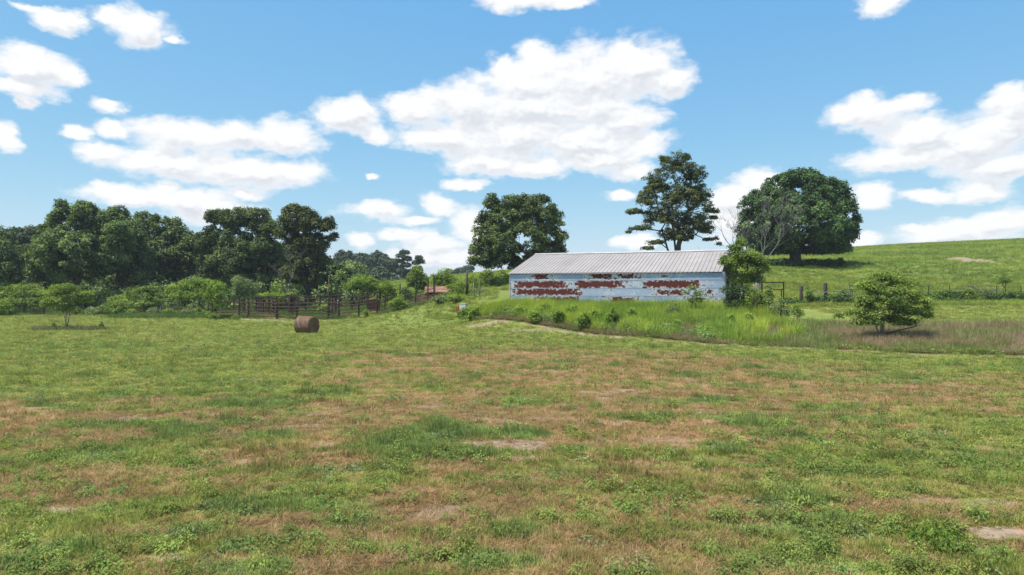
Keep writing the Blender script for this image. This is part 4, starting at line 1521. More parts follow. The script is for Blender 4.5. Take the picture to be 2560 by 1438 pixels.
# ------------------------------------------------------------------ trees
def frustums(segs, n=6):
    """segs: list of (p0, p1, r0, r1) -> vertices, quads"""
    P0 = np.array([s[0] for s in segs], float); P1 = np.array([s[1] for s in segs], float)
    r0 = np.array([s[2] for s in segs], float); r1 = np.array([s[3] for s in segs], float)
    d = P1 - P0
    d /= np.linalg.norm(d, axis=1)[:, None] + 1e-9
    ref = np.where(np.abs(d[:, 2:3]) > 0.9, np.array([[1.0, 0, 0]]), np.array([[0, 0, 1.0]]))
    a = np.cross(d, ref); a /= np.linalg.norm(a, axis=1)[:, None]
    b = np.cross(d, a)
    ang = np.arange(n) * 2 * math.pi / n
    ring = a[:, None] * np.cos(ang)[None, :, None] + b[:, None] * np.sin(ang)[None, :, None]
    V0 = P0[:, None] + ring * r0[:, None, None]
    V1 = P1[:, None] + ring * r1[:, None, None]
    V = np.concatenate([V0, V1], 1).reshape(-1, 3)
    base = (np.arange(len(segs)) * 2 * n)[:, None]
    i = np.arange(n)[None]; j = (np.arange(n) + 1)[None] % n
    Fq = np.stack([base + i, base + j, base + n + j, base + n + i], -1).reshape(-1, 4)
    return V, Fq


def leaves_np(C, nrm, L, W, rg):
    n = len(C)
    nrm = nrm / (np.linalg.norm(nrm, axis=1)[:, None] + 1e-9)
    t_ = rg.normal(0, 1, (n, 3))
    t_ -= nrm * (t_ * nrm).sum(1)[:, None]
    t_ /= np.linalg.norm(t_, axis=1)[:, None] + 1e-9
    b_ = np.cross(nrm, t_)
    L = (L * rg.uniform(0.6, 1.25, n))[:, None]; Wd = L * W
    V = np.stack([C - t_ * L * 0.5 - nrm * L * 0.08, C + b_ * Wd * 0.5 + nrm * L * 0.06, C + t_ * L * 0.5 - nrm * L * 0.12, C - b_ * Wd * 0.5 + nrm * L * 0.06], 1).reshape(-1, 3)
    Fq = np.arange(4 * n).reshape(-1, 4)
    return V, Fq


def crown_mesh(name, clumps, radii, rg, leaf, aspect, per, centre, up=0.5, flat=0.75):
    """leaf clumps: per leaves for a clump of radius 1"""
    cnt = np.maximum(10, (per * radii ** 2 * rg.uniform(0.75, 1.2, len(radii))).astype(int))
    idx = np.repeat(np.arange(len(clumps)), cnt)
    n = len(idx)
    u = rg.normal(0, 1, (n, 3)); u /= np.linalg.norm(u, axis=1)[:, None]
    u[:, 2] = np.where(u[:, 2] < -0.55, -u[:, 2], u[:, 2])
    rr = rg.uniform(0.25, 1.0, n) ** 0.55 * rg.uniform(0.8, 1.15, n)
    off = u * rr[:, None] * radii[idx][:, None]
    off[:, 2] *= flat
    C = clumps[idx] + off
    outw = clumps[idx] - centre
    outw /= np.linalg.norm(outw, axis=1)[:, None] + 1e-6
    nrm = u * 0.8 + outw * 0.3 + np.array([0, 0, up]) + rg.normal(0, 0.55, (n, 3))
    V, Fq = leaves_np(C, nrm, leaf, aspect, rg)
    me = mesh_np(name, V, Fq)
    cv = rg.uniform(0, 1, len(clumps))
    v = 0.55 * cv[idx] + 0.45 * rg.uniform(0, 1, n)
    a = me.attributes.new('v', 'FLOAT', 'FACE')
    a.data.foreach_set('value', v.astype(np.float32))
    return me


def skeleton(root, fork_z, clumps, trunk_r, rg, stems=1, twig=0.022, lean=(0, 0)):
    """grow limbs from the trunk to every clump"""
    nodes = []; parent = []
    nodes.append(np.array(root, float)); parent.append(-1)
    starts = []
    for s in range(stems):
        top = np.array(root, float) + np.array((lean[0], lean[1], fork_z))
        if stems > 1:
            a = 2 * math.pi * s / stems + rg.uniform(0, 1)
            top = top + np.array((math.cos(a), math.sin(a), 0)) * fork_z * rg.uniform(0.18, 0.42)
        k = 3
        pv = 0
        for q in range(1, k + 1):
            f = q / k
            p = np.array(root, float) * (1 - f) + top * f + rg.normal(0, 0.012 * fork_z, 3) * (1 if q < k else 0)
            nodes.append(p); parent.append(pv); pv = len(nodes) - 1
        starts.append(pv)
    cen = clumps.mean(0)
    # a leader or two up through the crown
    zt = clumps[:, 2].max()
    for st in list(starts):
        pv = st
        tgt = np.array((cen[0] * 0.7 + nodes[st][0] * 0.3, cen[1] * 0.7 + nodes[st][1] * 0.3, zt * 0.75 + nodes[st][2] * 0.25))
        for q in range(1, 4):
            f = q / 4
            p = nodes[st] * (1 - f) + tgt * f + rg.normal(0, 0.04 * abs(zt - nodes[st][2]) + 1e-3, 3) * np.array((1, 1, .3))
            nodes.append(p); parent.append(pv); pv = len(nodes) - 1
    order = np.argsort(np.linalg.norm(clumps - nodes[starts[0]], axis=1))
    for ci in order:
        c = clumps[ci]
        A = np.array(nodes[1:])
        dv = c - A
        dist = np.linalg.norm(dv, axis=1)
        cost = dist + 0.55 * np.maximum(0, A[:, 2] - c[2] + 0.1 * dist) + 1.5 * (np.arange(len(A)) < 2)
        j = int(np.argmin(cost)) + 1
        p0 = nodes[j]
        steps = 2 if dist[j - 1] > 1.2 else 1
        pv = j
        for q in range(1, steps + 1):
            f = q / steps
            p = p0 * (1 - f) + c * f
            if q < steps:
                p = p + rg.normal(0, 0.10 * dist[j - 1], 3) + np.array((0, 0, 0.06 * dist[j - 1]))
            nodes.append(p); parent.append(pv); pv = len(nodes) - 1
    n = len(nodes)
    wgt = np.zeros(n)
    kids = np.zeros(n, int)
    for i in range(1, n):
        kids[parent[i]] += 1
    for i in range(n - 1, 0, -1):
        if kids[i] == 0:
            wgt[i] = 1.0
        wgt[parent[i]] += wgt[i]
    rad = trunk_r * (wgt / wgt[0]) ** 0.56
    rad = np.maximum(rad, twig)
    segs = []
    for i in range(1, n):
        pr = rad[parent[i]]
        segs.append((nodes[parent[i]], nodes[i], min(pr, rad[i] * 1.25), rad[i]))
    # flare at the foot
    segs[0] = (segs[0][0] - np.array((0, 0, 0.3)), segs[0][1], trunk_r * 1.35, segs[0][3])
    return segs


def lobes_from_px(lobes, Y, base, depth=1.0, rg=None):
    out = []
    for L_ in lobes:
        px, py, rx, ry = L_[:4]
        dy = L_[4] if len(L_) > 4 else (rg.uniform(-0.3, 0.3) * rx / F * Y if rg is not None else 0.0)
        c = at(px, py, Y) - base
        rxm, rzm = rx / F * Y, ry / F * Y
        out.append((np.array((c.x, c.y + dy, c.z)), np.array((rxm, rxm * depth, rzm))))
    return out


def fill_lobes(lobes, cr, dens, rg, shell=0.5, bottom=-0.9):
    pts = []; rad = []
    for c, r in lobes:
        area = 4 * math.pi * ((r[0] * r[1]) ** 1.6 / 3 + (r[0] * r[2]) ** 1.6 / 3 + (r[1] * r[2]) ** 1.6 / 3) ** (1 / 1.6)
        n = max(3, int(dens * area / (math.pi * cr * cr)))
        u = rg.normal(0, 1, (n, 3)); u /= np.linalg.norm(u, axis=1)[:, None]
        u = u[u[:, 2] > bottom]
        k = rg.uniform(shell, 1.0, len(u)) ** 0.7
        rc = cr * rg.uniform(0.6, 1.3, len(u))
        rin = np.maximum(r - 0.75 * cr, 0.25 * r)
        pts.append(c + u * k[:, None] * rin)
        rad.append(rc)
    return np.concatenate(pts), np.concatenate(rad)


def tree(name, label, cat, px, Y, lobes, mat, trunk_r, fork=None, cr=1.0, dens=1.25, leaf=0.40, aspect=0.55, per=95, seed=1, bark='bark', stems=1,
         group=None, depth=1.0, shell=0.5, up=0.4, flat=0.92, bottom=-0.9, twig=0.022, base=None, minz=0.15):
    rg = np.random.default_rng(seed)
    cr *= 0.78; dens *= 1.15
    if Y < 104:
        leaf *= 0.74; per *= 3.0 if cr > 0.45 else 2.3
    else:
        per *= 1.55
    b = base if base is not None else on_ground(px, Y)
    lb = lobes_from_px(lobes, Y, b, depth, rg)
    P_, r_ = fill_lobes(lb, cr, dens, rg, shell, bottom)
    P_[:, 2] = np.where(P_[:, 2] > minz, P_[:, 2], minz + 0.1 * rg.uniform(0, 1, len(P_)))
    if Y > 80 and Y < 150 and cr > 0.38:
        deep = (P_[:, 1] > 0.35 * np.abs(P_[:, 1]).max()) & (rg.uniform(0, 1, len(P_)) < 0.6)
        P_, r_ = P_[~deep], r_[~deep]
    hgt = P_[:, 2].max()
    fz = fork if fork is not None else hgt * 0.22
    t_ = thing(name, label, cat, b, 0, group)
    segs = skeleton((0, 0, 0), fz, P_, trunk_r, rg, stems, twig)
    V_, F_ = frustums(segs)
    link('trunk', mesh_np('trunk', V_, F_, True), M[bark], t_)
    cen = P_.mean(0) - np.array((0, 0, 0.2 * hgt))
    link('crown', crown_mesh('crown', P_, r_, rg, leaf, aspect, per, cen, up, flat), M[mat], t_)
    return t_


ORD = ['leftmost', 'second from left', 'third from left', 'fourth from left', 'fifth from left', 'sixth from left', 'seventh from left', 'eighth from left', 'ninth from left', 'tenth from left', 'eleventh from left', 'twelfth from left', 'thirteenth from left', 'fourteenth from left', 'fifteenth from left', 'sixteenth from left', 'rightmost']


def rank(px, lst):
    return ORD[sorted(lst).index(px)] if px != max(lst) else 'rightmost'


# --- the three big trees behind the barn
tree('oak_tree', 'dark spreading oak behind the left end of the barn', 'tree', 1292, 82,
     [(1260, 560, 62, 62), (1225, 590, 55, 75), (1340, 545, 72, 62), (1290, 610, 90, 70), (1370, 590, 52, 65), (1205, 640, 46, 50), (1300, 530, 60, 45), (1232, 510, 26, 28), (1375, 635, 50, 42), (1250, 655, 60, 34), (1330, 660, 60, 30)],
     'oak_leaf', 0.55, 2.2, 0.85, 0.92, 0.36, 0.6, 100, 11, shell=0.55, bottom=-0.7)
tree('elm_tree', 'tall upright dark tree with layered branches behind the barn ridge', 'tree', 1688, 84,
     [(1690, 420, 48, 48), (1640, 455, 38, 44), (1735, 440, 36, 44), (1615, 500, 32, 36), (1750, 500, 40, 46), (1690, 500, 62, 60), (1655, 545, 60, 42), (1725, 560, 56, 40), (1590, 530, 30, 13), (1580, 530, 26, 9), (1775, 530, 26, 12), (1600, 572, 34, 10), (1572, 581, 14, 6), (1760, 575, 34, 22), (1690, 590, 56, 26),
      (1640, 470, 40, 30), (1770, 600, 22, 8), (1790, 598, 10, 6), (1640, 608, 28, 10), (1618, 622, 20, 6), (1730, 478, 40, 30), (1660, 400, 18, 18), (1718, 395, 18, 18), (1785, 545, 16, 6), (1798, 612, 10, 5)],
     'olive_leaf', 0.46, 3.2, 0.54, 1.15, 0.30, 0.42, 110, 12, stems=5, shell=0.0, flat=0.7, bottom=-0.75)
tree('oak_tree', 'broad rounded dark green oak alone on the slope at right', 'tree', 1988, 95,
     [(1990, 500, 110, 78), (1920, 520, 72, 62), (2070, 500, 72, 66), (2105, 550, 46, 70), (1990, 560, 120, 70), (1895, 570, 50, 60), (2090, 600, 42, 42), (1940, 605, 60, 36), (2040, 595, 70, 36), (1880, 600, 36, 30), (2000, 450, 60, 30), (1960, 625, 34, 18), (2095, 625, 26, 18), (1925, 628, 40, 15), (2050, 627, 50, 14), (2112, 622, 22, 18), (1890, 622, 30, 16)],
     'oak_leaf_green', 0.75, 2.6, 1.0, 1.0, 0.44, 0.6, 84, 13, shell=0.6)

# --- dead trees
def dead_tree(name, label, px, Y, top_py, r0, seed, spread=0.55, bark='grey_bark', base=None, depth=5, n0=1, lean=0.0):
    rd = random.Random(seed)
    b = base if base is not None else on_ground(px, Y)
    hgt = H + (HZ - top_py) / F * Y - b.z
    segs = []

    def grow(p, d, L, r, lev):
        k = 3
        for q in range(k):
            d2 = (d + Vector((rd.gauss(0, .13), rd.gauss(0, .13), rd.gauss(0.03, .06)))).normalized()
            p2 = p + d2 * (L / k)
            r2 = r * (0.88 if lev else 0.93)
            segs.append((tuple(p), tuple(p2), r, r2))
            p, d, r = p2, d2, r2
            if lev and lev < depth - 1 and rd.random() < 0.35:
                sd = (d + Vector((rd.gauss(0, .7), rd.gauss(0, .7), rd.uniform(-.1, .5)))).normalized()
                grow(p, sd, L * 0.5, r * 0.45, lev + 2)
        if lev < depth:
            for q in range(rd.choice((2, 2, 3))):
                sd = (d + Vector((rd.gauss(0, spread), rd.gauss(0, spread), rd.uniform(0.0, .35)))).normalized()
                grow(p, sd, L * rd.uniform(0.62, 0.85), max(0.012, r * rd.uniform(0.55, 0.75)), lev + 1)
    for q in range(n0):
        grow(Vector((0.15 * q, 0, -0.2)), Vector((lean + rd.uniform(-.1, .1), rd.uniform(-.1, .1), 1)).normalized(), hgt * 0.30, r0, 0)
    zmax = max(s[1][2] for s in segs)
    kf = hgt / zmax
    segs = [(tuple(Vector(a) * kf), tuple(Vector(c) * kf), r, r2) for a, c, r, r2 in segs]
    V_, F_ = frustums(segs, 5)
    t_ = thing(name, label, 'dead tree', b)
    nt = [i for i, s in enumerate(segs) if s[2] > r0 * 0.45]
    link('trunk', mesh_np('trunk', V_, F_, True), M[bark], t_)
    return t_


dead_tree('dead_tree', 'bare grey dead tree with fine twigs in front of the right oak', 1896, 72, 468, 0.12, 24, 0.36, depth=6, n0=2)
dead_tree('dead_tree', 'slim bare dead trunk left of the right oak, few crooked limbs', 1854, 72, 505, 0.11, 33, 0.5, depth=4)
dead_tree('dead_tree', 'bare grey dead tree standing against the dark wood at left', 709, 86, 612, 0.17, 44, 0.6, depth=5)
dead_tree('dead_tree', 'pale broken dead snag among vines right of the left wood', 866, 92, 690, 0.22, 52, 0.4, depth=2)

# --- wood at the left
G1 = 'trees of the wood at left'
tree('forest_tree', 'tallest broad green tree at the far left with pale sunlit side', 'tree', 185, 92,
     [(165, 560, 58, 55), (215, 545, 52, 40), (130, 610, 56, 60), (200, 640, 90, 80), (100, 660, 50, 60), (270, 600, 60, 60), (160, 520, 24, 22), (215, 522, 24, 20), (270, 650, 50, 50), (120, 710, 50, 40)],
     'forest_leaf', 0.5, 2.5, 1.0, 1.0, 0.42, 0.55, 80, 21, group=G1)
tree('forest_tree', 'dark flat topped tree just right of the tallest left tree', 'tree', 300, 97,
     [(290, 545, 40, 34), (330, 590, 50, 50), (300, 640, 66, 70), (345, 660, 46, 60), (250, 590, 40, 40)], 'forest_leaf', 0.45, 3, 1.0, 1.0, 0.42, 0.55, 80, 22, group=G1)
tree('forest_tree', 'dark airy tree in the dip of the wood skyline', 'tree', 405, 105,
     [(370, 555, 40, 30), (410, 570, 48, 36), (450, 600, 42, 44), (400, 630, 66, 60), (350, 610, 40, 50), (455, 660, 40, 50), (400, 690, 60, 40)], 'oak_leaf', 0.45, 3, 1.0, 0.9, 0.42, 0.55, 80, 23, group=G1)
tree('oak_tree', 'large dark oak with wide flat crown left of the dead tree', 'tree', 615, 98,
     [(545, 545, 34, 30), (590, 550, 50, 38), (640, 550, 44, 38), (675, 580, 40, 36), (560, 600, 60, 50), (640, 620, 66, 54), (520, 620, 40, 44), (590, 660, 70, 44), (680, 650, 44, 44), (520, 670, 40, 40)],
     'oak_leaf', 0.6, 3, 1.0, 0.95, 0.40, 0.58, 85, 24, group=G1)
tree('oak_tree', 'tall dark oak at the right end of the wood with one limb reaching right', 'tree', 768, 92,
     [(740, 545, 44, 38), (775, 560, 44, 36), (720, 590, 34, 34), (780, 610, 50, 36), (820, 568, 28, 26), (838, 590, 12, 10), (830, 598, 14, 9), (760, 650, 60, 44), (800, 660, 36, 34), (740, 690, 44, 34), (800, 710, 30, 28)],
     'olive_leaf', 0.55, 3, 0.9, 0.98, 0.38, 0.58, 90, 25, group=G1)
tree('forest_tree', 'leafy tree cut off by the left picture edge', 'tree', 5, 92,
     [(10, 640, 60, 50), (-20, 600, 50, 40), (30, 690, 50, 50), (-30, 680, 60, 60)], 'forest_leaf', 0.4, 2.5, 1.0, 1.1, 0.42, 0.55, 80, 26, group=G1)
tree('forest_tree', 'hazy tree behind the tallest left tree, lower skyline', 'tree', 60, 122,
     [(60, 600, 60, 40), (20, 610, 50, 40), (110, 610, 50, 50), (70, 660, 90, 60)], 'far_leaf', 0.45, 3, 1.2, 1.1, 0.5, 0.55, 70, 27, group=G1)
# shaded trees filling the wood
FILL = [(488, 103, 572, 52, 'shaded dark tree between the airy tree and the flat oak', 31), (700, 104, 600, 56, 'shaded dark tree behind the bare grey dead tree', 32), (850, 104, 655, 44, 'vine hung dark tree at the right edge of the wood', 33),
        (215, 112, 600, 80, 'dense shaded tree behind the tallest left tree', 34), (560, 114, 640, 80, 'shaded dark tree behind the flat topped oak', 35), (350, 112, 640, 70, 'shaded tree low in the wood behind the fence', 36), (790, 106, 680, 60, 'low shaded tree behind the oak with the long limb', 37)]
for px_, Y_, top_, hw_, lb_, sd_ in FILL:
    tree('forest_tree', lb_, 'tree', px_, Y_, [(px_, top_ + hw_ * 0.6, hw_ * 0.8, hw_ * 0.6), (px_ - hw_ * 0.4, top_ + hw_ * 1.2, hw_ * 0.7, hw_ * 0.7), (px_ + hw_ * 0.4, top_ + hw_ * 1.2, hw_ * 0.7, hw_ * 0.7), (px_, 730, hw_ * 1.1, 40)],
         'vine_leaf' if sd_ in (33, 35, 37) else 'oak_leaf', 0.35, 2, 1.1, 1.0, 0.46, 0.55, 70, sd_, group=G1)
# back rows that close the wood
for k_, (px_, Y_, top_) in enumerate([(-60, 135, 590), (140, 140, 575), (330, 140, 575), (440, 140, 600), (530, 140, 590), (640, 140, 590), (730, 140, 600)]):
    tree('forest_tree', 'dark tree deep inside the left wood, %s of its back row' % ORD[k_], 'tree', px_, Y_, [(px_, top_ + 40, 60, 40), (px_ - 20, top_ + 100, 70, 60), (px_ + 25, top_ + 110, 70, 60)], 'oak_leaf', 0.4, 3, 1.6, 0.8, 0.9, 0.55, 22, 60 + k_, group='trees deep inside the wood')

# shaded undergrowth closing the foot of the wood: one mass
rg = np.random.default_rng(410)
n_ = 860
p_ = rg.uniform(-90, 900, n_); Yy = rg.uniform(88, 118, n_)
X_ = (p_ - 1280) / F * Yy
hh = (0.2 + 4.6 * rg.uniform(0, 1, n_) ** 1.3 * (0.35 + 0.65 * sstep(88, 100, Yy))) * (0.6 + 0.8 * fbm(X_ * 0.12, Yy * 0.1, 9, 3))
pts = np.stack([X_, Yy, zg(X_, Yy) + hh], 1)
me = crown_mesh('wood_undergrowth', pts, rg.uniform(0.7, 1.4, n_), rg, 0.42, 0.55, 80, pts.mean(0) - np.array((0, -200, 30)), 0.5, 0.9)
tag(link('wood_undergrowth', me, M['forest_leaf']), 'dense shaded undergrowth filling the foot of the left wood', 'undergrowth', kind='stuff')

# --- far woods left of the barn
FARS = [(860, 235, 622, 42, 'hazy rounded tree at the left of the far wood'), (905, 240, 630, 40, 'hazy tree in the middle of the far wood'), (945, 232, 622, 38, 'hazy tallest rounded tree of the far wood'), (975, 236, 642, 34, 'hazy tree at the right shoulder of the far wood'),
        (900, 190, 662, 46, 'rounded olive tree in front of the far wood at left'), (960, 180, 664, 52, 'broad olive tree in front of the far wood'), (1030, 215, 668, 36, 'low hazy tree below the far pines')]
for k_, (px_, Y_, top_, hw_, lb_) in enumerate(FARS):
    tree('far_tree', lb_, 'tree', px_, Y_, [(px_, top_ + hw_ * 0.6, hw_ * 0.7, hw_ * 0.6), (px_ - hw_ * 0.4, top_ + hw_ * 1.1, hw_ * 0.6, hw_ * 0.6), (px_ + hw_ * 0.45, top_ + hw_ * 1.1, hw_ * 0.6, hw_ * 0.6), (px_, 712, hw_, 22)],
         'far_leaf', 0.4, 3, 1.7, 1.0, 0.75, 0.6, 50, 80 + k_, group='far wood')
tree('pine_tree', 'tall pine with tufted open crown above the far wood', 'tree', 1008, 215, [(1003, 640, 16, 10), (1012, 632, 16, 9), (1018, 648, 14, 9), (996, 655, 16, 8), (1015, 664, 18, 8), (1005, 678, 20, 10)], 'far_leaf', 0.35, 6, 1.2, 1.1, 0.6, 0.4, 60, 90, shell=0.2)
tree('pine_tree', 'smaller pine right of the tall far pine', 'tree', 1044, 215, [(1045, 646, 14, 8), (1050, 655, 13, 7), (1038, 658, 12, 7), (1046, 672, 18, 9)], 'far_leaf', 0.3, 5, 1.2, 1.1, 0.6, 0.4, 60, 91, shell=0.2)
for k_, (px_, top_, hw_) in enumerate([(1148, 668, 16), (1172, 664, 14), (1125, 674, 18)]):
    tree('far_tree', 'tiny hazy tree on the far horizon, %s of three left of the barn oak' % ('middle', 'right', 'left')[k_], 'tree', px_, 330, [(px_, top_ + hw_ * .6, hw_, hw_ * .6), (px_, top_ + hw_ * 1.2, hw_ * 1.1, hw_ * .7)], 'far_leaf', 0.35, 2, 2.0, 1.0, 1.0, 0.6, 40, 95 + k_, group='trees on the far horizon')

# --- bushes and saplings
def bush(label, px, Y, top, hw, mat, seed, name='bush', cat='bush', lobes=None, leaf=0.24, cr=0.5, per=85, dens=1.1, tr=0.05, stems=3, base_py=None, group=None, aspect=0.5, depth=1.0, fork=None, bark='bark', shell=0.35, up=0.6):
    b = on_ground(px, Y)
    zt = H + (HZ - top) / F * Y
    bot = HZ + (H - b.z) / Y * F
    hh = max(10.0, bot - top)
    top = bot - hh
    if lobes is None:
        lobes = [(px, top + hh * 0.42, hw * 0.72, hh * 0.40), (px - hw * 0.45, top + hh * 0.58, hw * 0.56, hh * 0.34), (px + hw * 0.45, top + hh * 0.60, hw * 0.56, hh * 0.34), (px + hw * .1, top + hh * 0.74, hw * 0.8, hh * 0.24)]
    return tree(name, label, cat, px, Y, lobes, mat, tr, fork if fork is not None else 0.35, cr, dens, leaf, aspect, per, seed, bark, stems, group, depth, shell, up, 0.95, -0.9, 0.006, None, 0.05)


bush('bright yellow green young tree leaning over the left end of the pens', 535, 72.5, 697, 34, 'bright_leaf', 201, 'young_tree', 'tree',
     [(535, 722, 26, 24), (522, 742, 20, 16), (552, 742, 20, 18), (538, 760, 26, 18), (560, 765, 12, 10), (530, 785, 18, 8)], fork=0.8, stems=2, tr=0.08)
bush('pale vine covered bush behind the left end of the pens', 608, 80, 683, 40, 'dusty_leaf', 202, lobes=[(605, 712, 30, 28), (628, 722, 22, 26), (588, 730, 22, 22), (612, 742, 34, 20)])
bush('wide light green thicket left of the vine covered bush', 480, 84, 690, 70, 'bright_leaf', 203, lobes=[(470, 715, 34, 20), (505, 715, 40, 24), (440, 728, 28, 18), (540, 722, 30, 26), (480, 740, 60, 20)], leaf=0.28)
bush('spreading leafy bush in front of the left wood', 345, 84, 712, 66, 'shrub_leaf', 204, lobes=[(345, 738, 42, 24), (375, 725, 30, 14), (300, 752, 34, 18), (385, 752, 34, 22), (345, 762, 60, 18)], leaf=0.28)
bush('low dark green bush left of the board fence', 290, 80, 745, 40, 'shrub_leaf', 205)
bush('round grey green bush at the left edge under the trees', 60, 84, 700, 56, 'shrub_leaf', 206, lobes=[(60, 730, 46, 28), (20, 738, 36, 26), (95, 745, 34, 24), (60, 755, 60, 18)], leaf=0.3)
bush('green bush at the far left picture edge', -5, 80, 745, 40, 'bright_leaf', 207)
bush('round light green bush in the middle of the wood edge', 692, 87, 701, 31, 'shrub_leaf', 208)
bush('low wide sumac thicket with upright leaves behind the pens', 690, 85, 730, 62, 'bright_leaf', 209, lobes=[(660, 742, 34, 11), (700, 742, 34, 11), (735, 746, 26, 9)], leaf=0.32, aspect=0.4)
bush('bright bush behind the tall dark pole', 815, 94, 691, 30, 'bright_leaf', 210)
bush('large bright green bush behind the right part of the pens', 905, 90, 679, 46, 'bright_leaf', 211, lobes=[(905, 705, 36, 25), (882, 718, 28, 20), (930, 716, 26, 22), (905, 730, 42, 16)], leaf=0.28)
bush('loose pale green bush right of the large bright one', 968, 90, 692, 30, 'bright_leaf', 212)
bush('dark ivy covered bush behind the sloping fence', 1014, 84, 708, 22, 'vine_leaf', 213)
bush('dark green round small tree above the rusty shed', 1043, 98, 657, 34, 'shrub_leaf', 214, 'small_tree', 'tree', leaf=0.30, fork=1.2, stems=1, tr=0.1)
bush('yellow green bush behind the rusty shed', 1110, 96, 668, 40, 'bright_leaf', 215, leaf=0.28)
bush('tall loose bright sapling left of the dark post', 1172, 70, 680, 42, 'bright_leaf', 216, 'young_tree', 'tree', [(1180, 700, 26, 20), (1155, 715, 24, 16), (1195, 712, 18, 22), (1165, 740, 30, 20), (1185, 745, 22, 16)], fork=0.9, stems=3)
bush('leafy bush growing over the shed roof edge', 1132, 78, 712, 26, 'bright_leaf', 217, lobes=[(1130, 718, 24, 8), (1140, 730, 26, 12), (1120, 745, 20, 12)])
bush('bright leafy bush in front of the sloping pipe fence', 995, 73.5, 735, 28, 'bright_leaf', 218)
bush('small green weed bush at the foot of the maroon gate', 915, 72.6, 769, 11, 'bright_leaf', 219, leaf=0.18, cr=0.3)
bush('rough bush on the slope left of the white tank', 1110, 68, 742, 40, 'dusty_leaf', 220)
bush('green bush around the base of the dark post', 1140, 66, 736, 24, 'shrub_leaf', 221)
bush('low weed bush beside the leaning young tree trunk', 535, 71.2, 780, 18, 'shrub_leaf', 222, leaf=0.18, cr=0.3)
bush('low weed bush in front of the left pen posts', 590, 71.5, 786, 14, 'shrub_leaf', 223, leaf=0.18, cr=0.3)
for k_, (px_, Y_, top_, hw_) in enumerate([(425, 78, 768, 22), (465, 77, 770, 20), (495, 77, 764, 20), (385, 79, 766, 22), (330, 79, 770, 20), (235, 80, 765, 30), (180, 82, 762, 26), (270, 80, 772, 20)]):
    bush('small rounded weed bush at the foot of the left wood, %s' % rank(px_, [425, 465, 495, 385, 330, 235, 180, 270]), px_, Y_, top_, hw_, 'dusty_leaf' if k_ % 2 else 'shrub_leaf', 230 + k_, leaf=0.2, cr=0.38, group='weed bushes along the wood', dens=1.0)
bush('green bush inside the pens right of the hay bale', 812, 78, 758, 22, 'shrub_leaf', 240)
bush('pale bush inside the right pens', 940, 80, 736, 18, 'bright_leaf', 241, leaf=0.2, cr=0.35)

# small umbrella tree in the left meadow
bush('small umbrella shaped tree on thin stems in the left meadow', 165, 54.5, 701, 72, 'shrub_leaf', 250, 'small_tree', 'tree',
     [(170, 720, 40, 14), (205, 735, 36, 11), (135, 735, 34, 14), (165, 750, 52, 18), (120, 760, 20, 14), (215, 752, 24, 10), (165, 772, 36, 14)], leaf=0.17, cr=0.36, per=110, dens=1.6, tr=0.055, stems=3, fork=1.1, bark='pale_bark', shell=0.2)
bush('tiny dark sapling right of the umbrella tree', 253, 54.0, 800, 9, 'shrub_leaf', 251, 'sapling', 'sapling', leaf=0.12, cr=0.16, tr=0.02, stems=2, fork=0.15)
bush('tiny ragged shrub left of the umbrella tree trunk', 134, 53.5, 803, 9, 'shrub_leaf', 252, 'sapling', 'sapling', leaf=0.12, cr=0.16, tr=0.02, stems=2, fork=0.15)

# right: tree at the open end of the barn, small trees in front of the wall
bush('leafy light green tree at the open right end of the barn', 1853, 49.0, 598, 62, 'shrub_leaf', 260, 'young_tree', 'tree',
     [(1842, 620, 24, 14), (1855, 640, 46, 22), (1832, 656, 42, 18), (1888, 650, 34, 22), (1868, 676, 52, 22), (1902, 672, 26, 20), (1810, 648, 14, 7), (1852, 698, 38, 18), (1850, 608, 16, 10), (1885, 700, 30, 16)], leaf=0.20, cr=0.40, per=120, dens=1.9, tr=0.11, stems=2, fork=1.6)
bush('dark glossy bush at the foot of the tree by the barn end', 1842, 47.5, 708, 42, 'vine_leaf', 261, lobes=[(1825, 728, 28, 22), (1858, 732, 34, 26), (1838, 758, 38, 24)], leaf=0.19, cr=0.36, per=110)
bush('bright green bush right of the barn end tree trunk', 1885, 47.0, 722, 34, 'shrub_leaf', 262, lobes=[(1884, 740, 34, 26), (1912, 752, 30, 22), (1872, 765, 30, 18)], leaf=0.19, cr=0.36, per=100)
bush('small spreading tree in front of the rusty barn wall', 1735, 47.5, 713, 42, 'shrub_leaf', 263, 'small_tree', 'tree', [(1730, 722, 18, 8), (1745, 735, 24, 12), (1715, 733, 16, 8), (1740, 752, 26, 12)], leaf=0.17, cr=0.30, per=110, tr=0.05, stems=2, fork=0.9)
bush('low grey green bush in front of the barn wall', 1684, 46.8, 744, 26, 'dusty_leaf', 264, leaf=0.15, cr=0.28)
bush('airy bush in the pasture below the black pipe frame', 1950, 46.0, 738, 38, 'dusty_leaf', 265, leaf=0.18, cr=0.36, dens=0.8)
bush('dark bush inside the black pipe frame', 1922, 57.0, 708, 17, 'vine_leaf', 266, leaf=0.18, cr=0.32)
bush('yellow green grassy bush in the right pasture', 1992, 47.0, 752, 24, 'bright_leaf', 267, leaf=0.16, cr=0.3)
tree('small_tree', 'small spreading tree on a pale trunk in the right foreground bank', 'tree', 2204, 38.0,
     [(2215, 695, 56, 18), (2270, 712, 48, 18), (2170, 718, 44, 18), (2220, 730, 70, 22), (2290, 752, 44, 18), (2150, 752, 34, 18), (2210, 765, 70, 24), (2270, 780, 52, 18), (2320, 772, 22, 10), (2130, 782, 26, 10), (2180, 790, 44, 16), (2240, 800, 44, 14), (2165, 806, 46, 12), (2262, 808, 42, 12), (2100, 790, 20, 9), (2320, 790, 24, 10)],
     'shrub_leaf', 0.10, 0.75, 0.38, 2.3, 0.165, 0.5, 115, 270, 'pale_bark', 4, shell=0.05, twig=0.010, up=0.6)
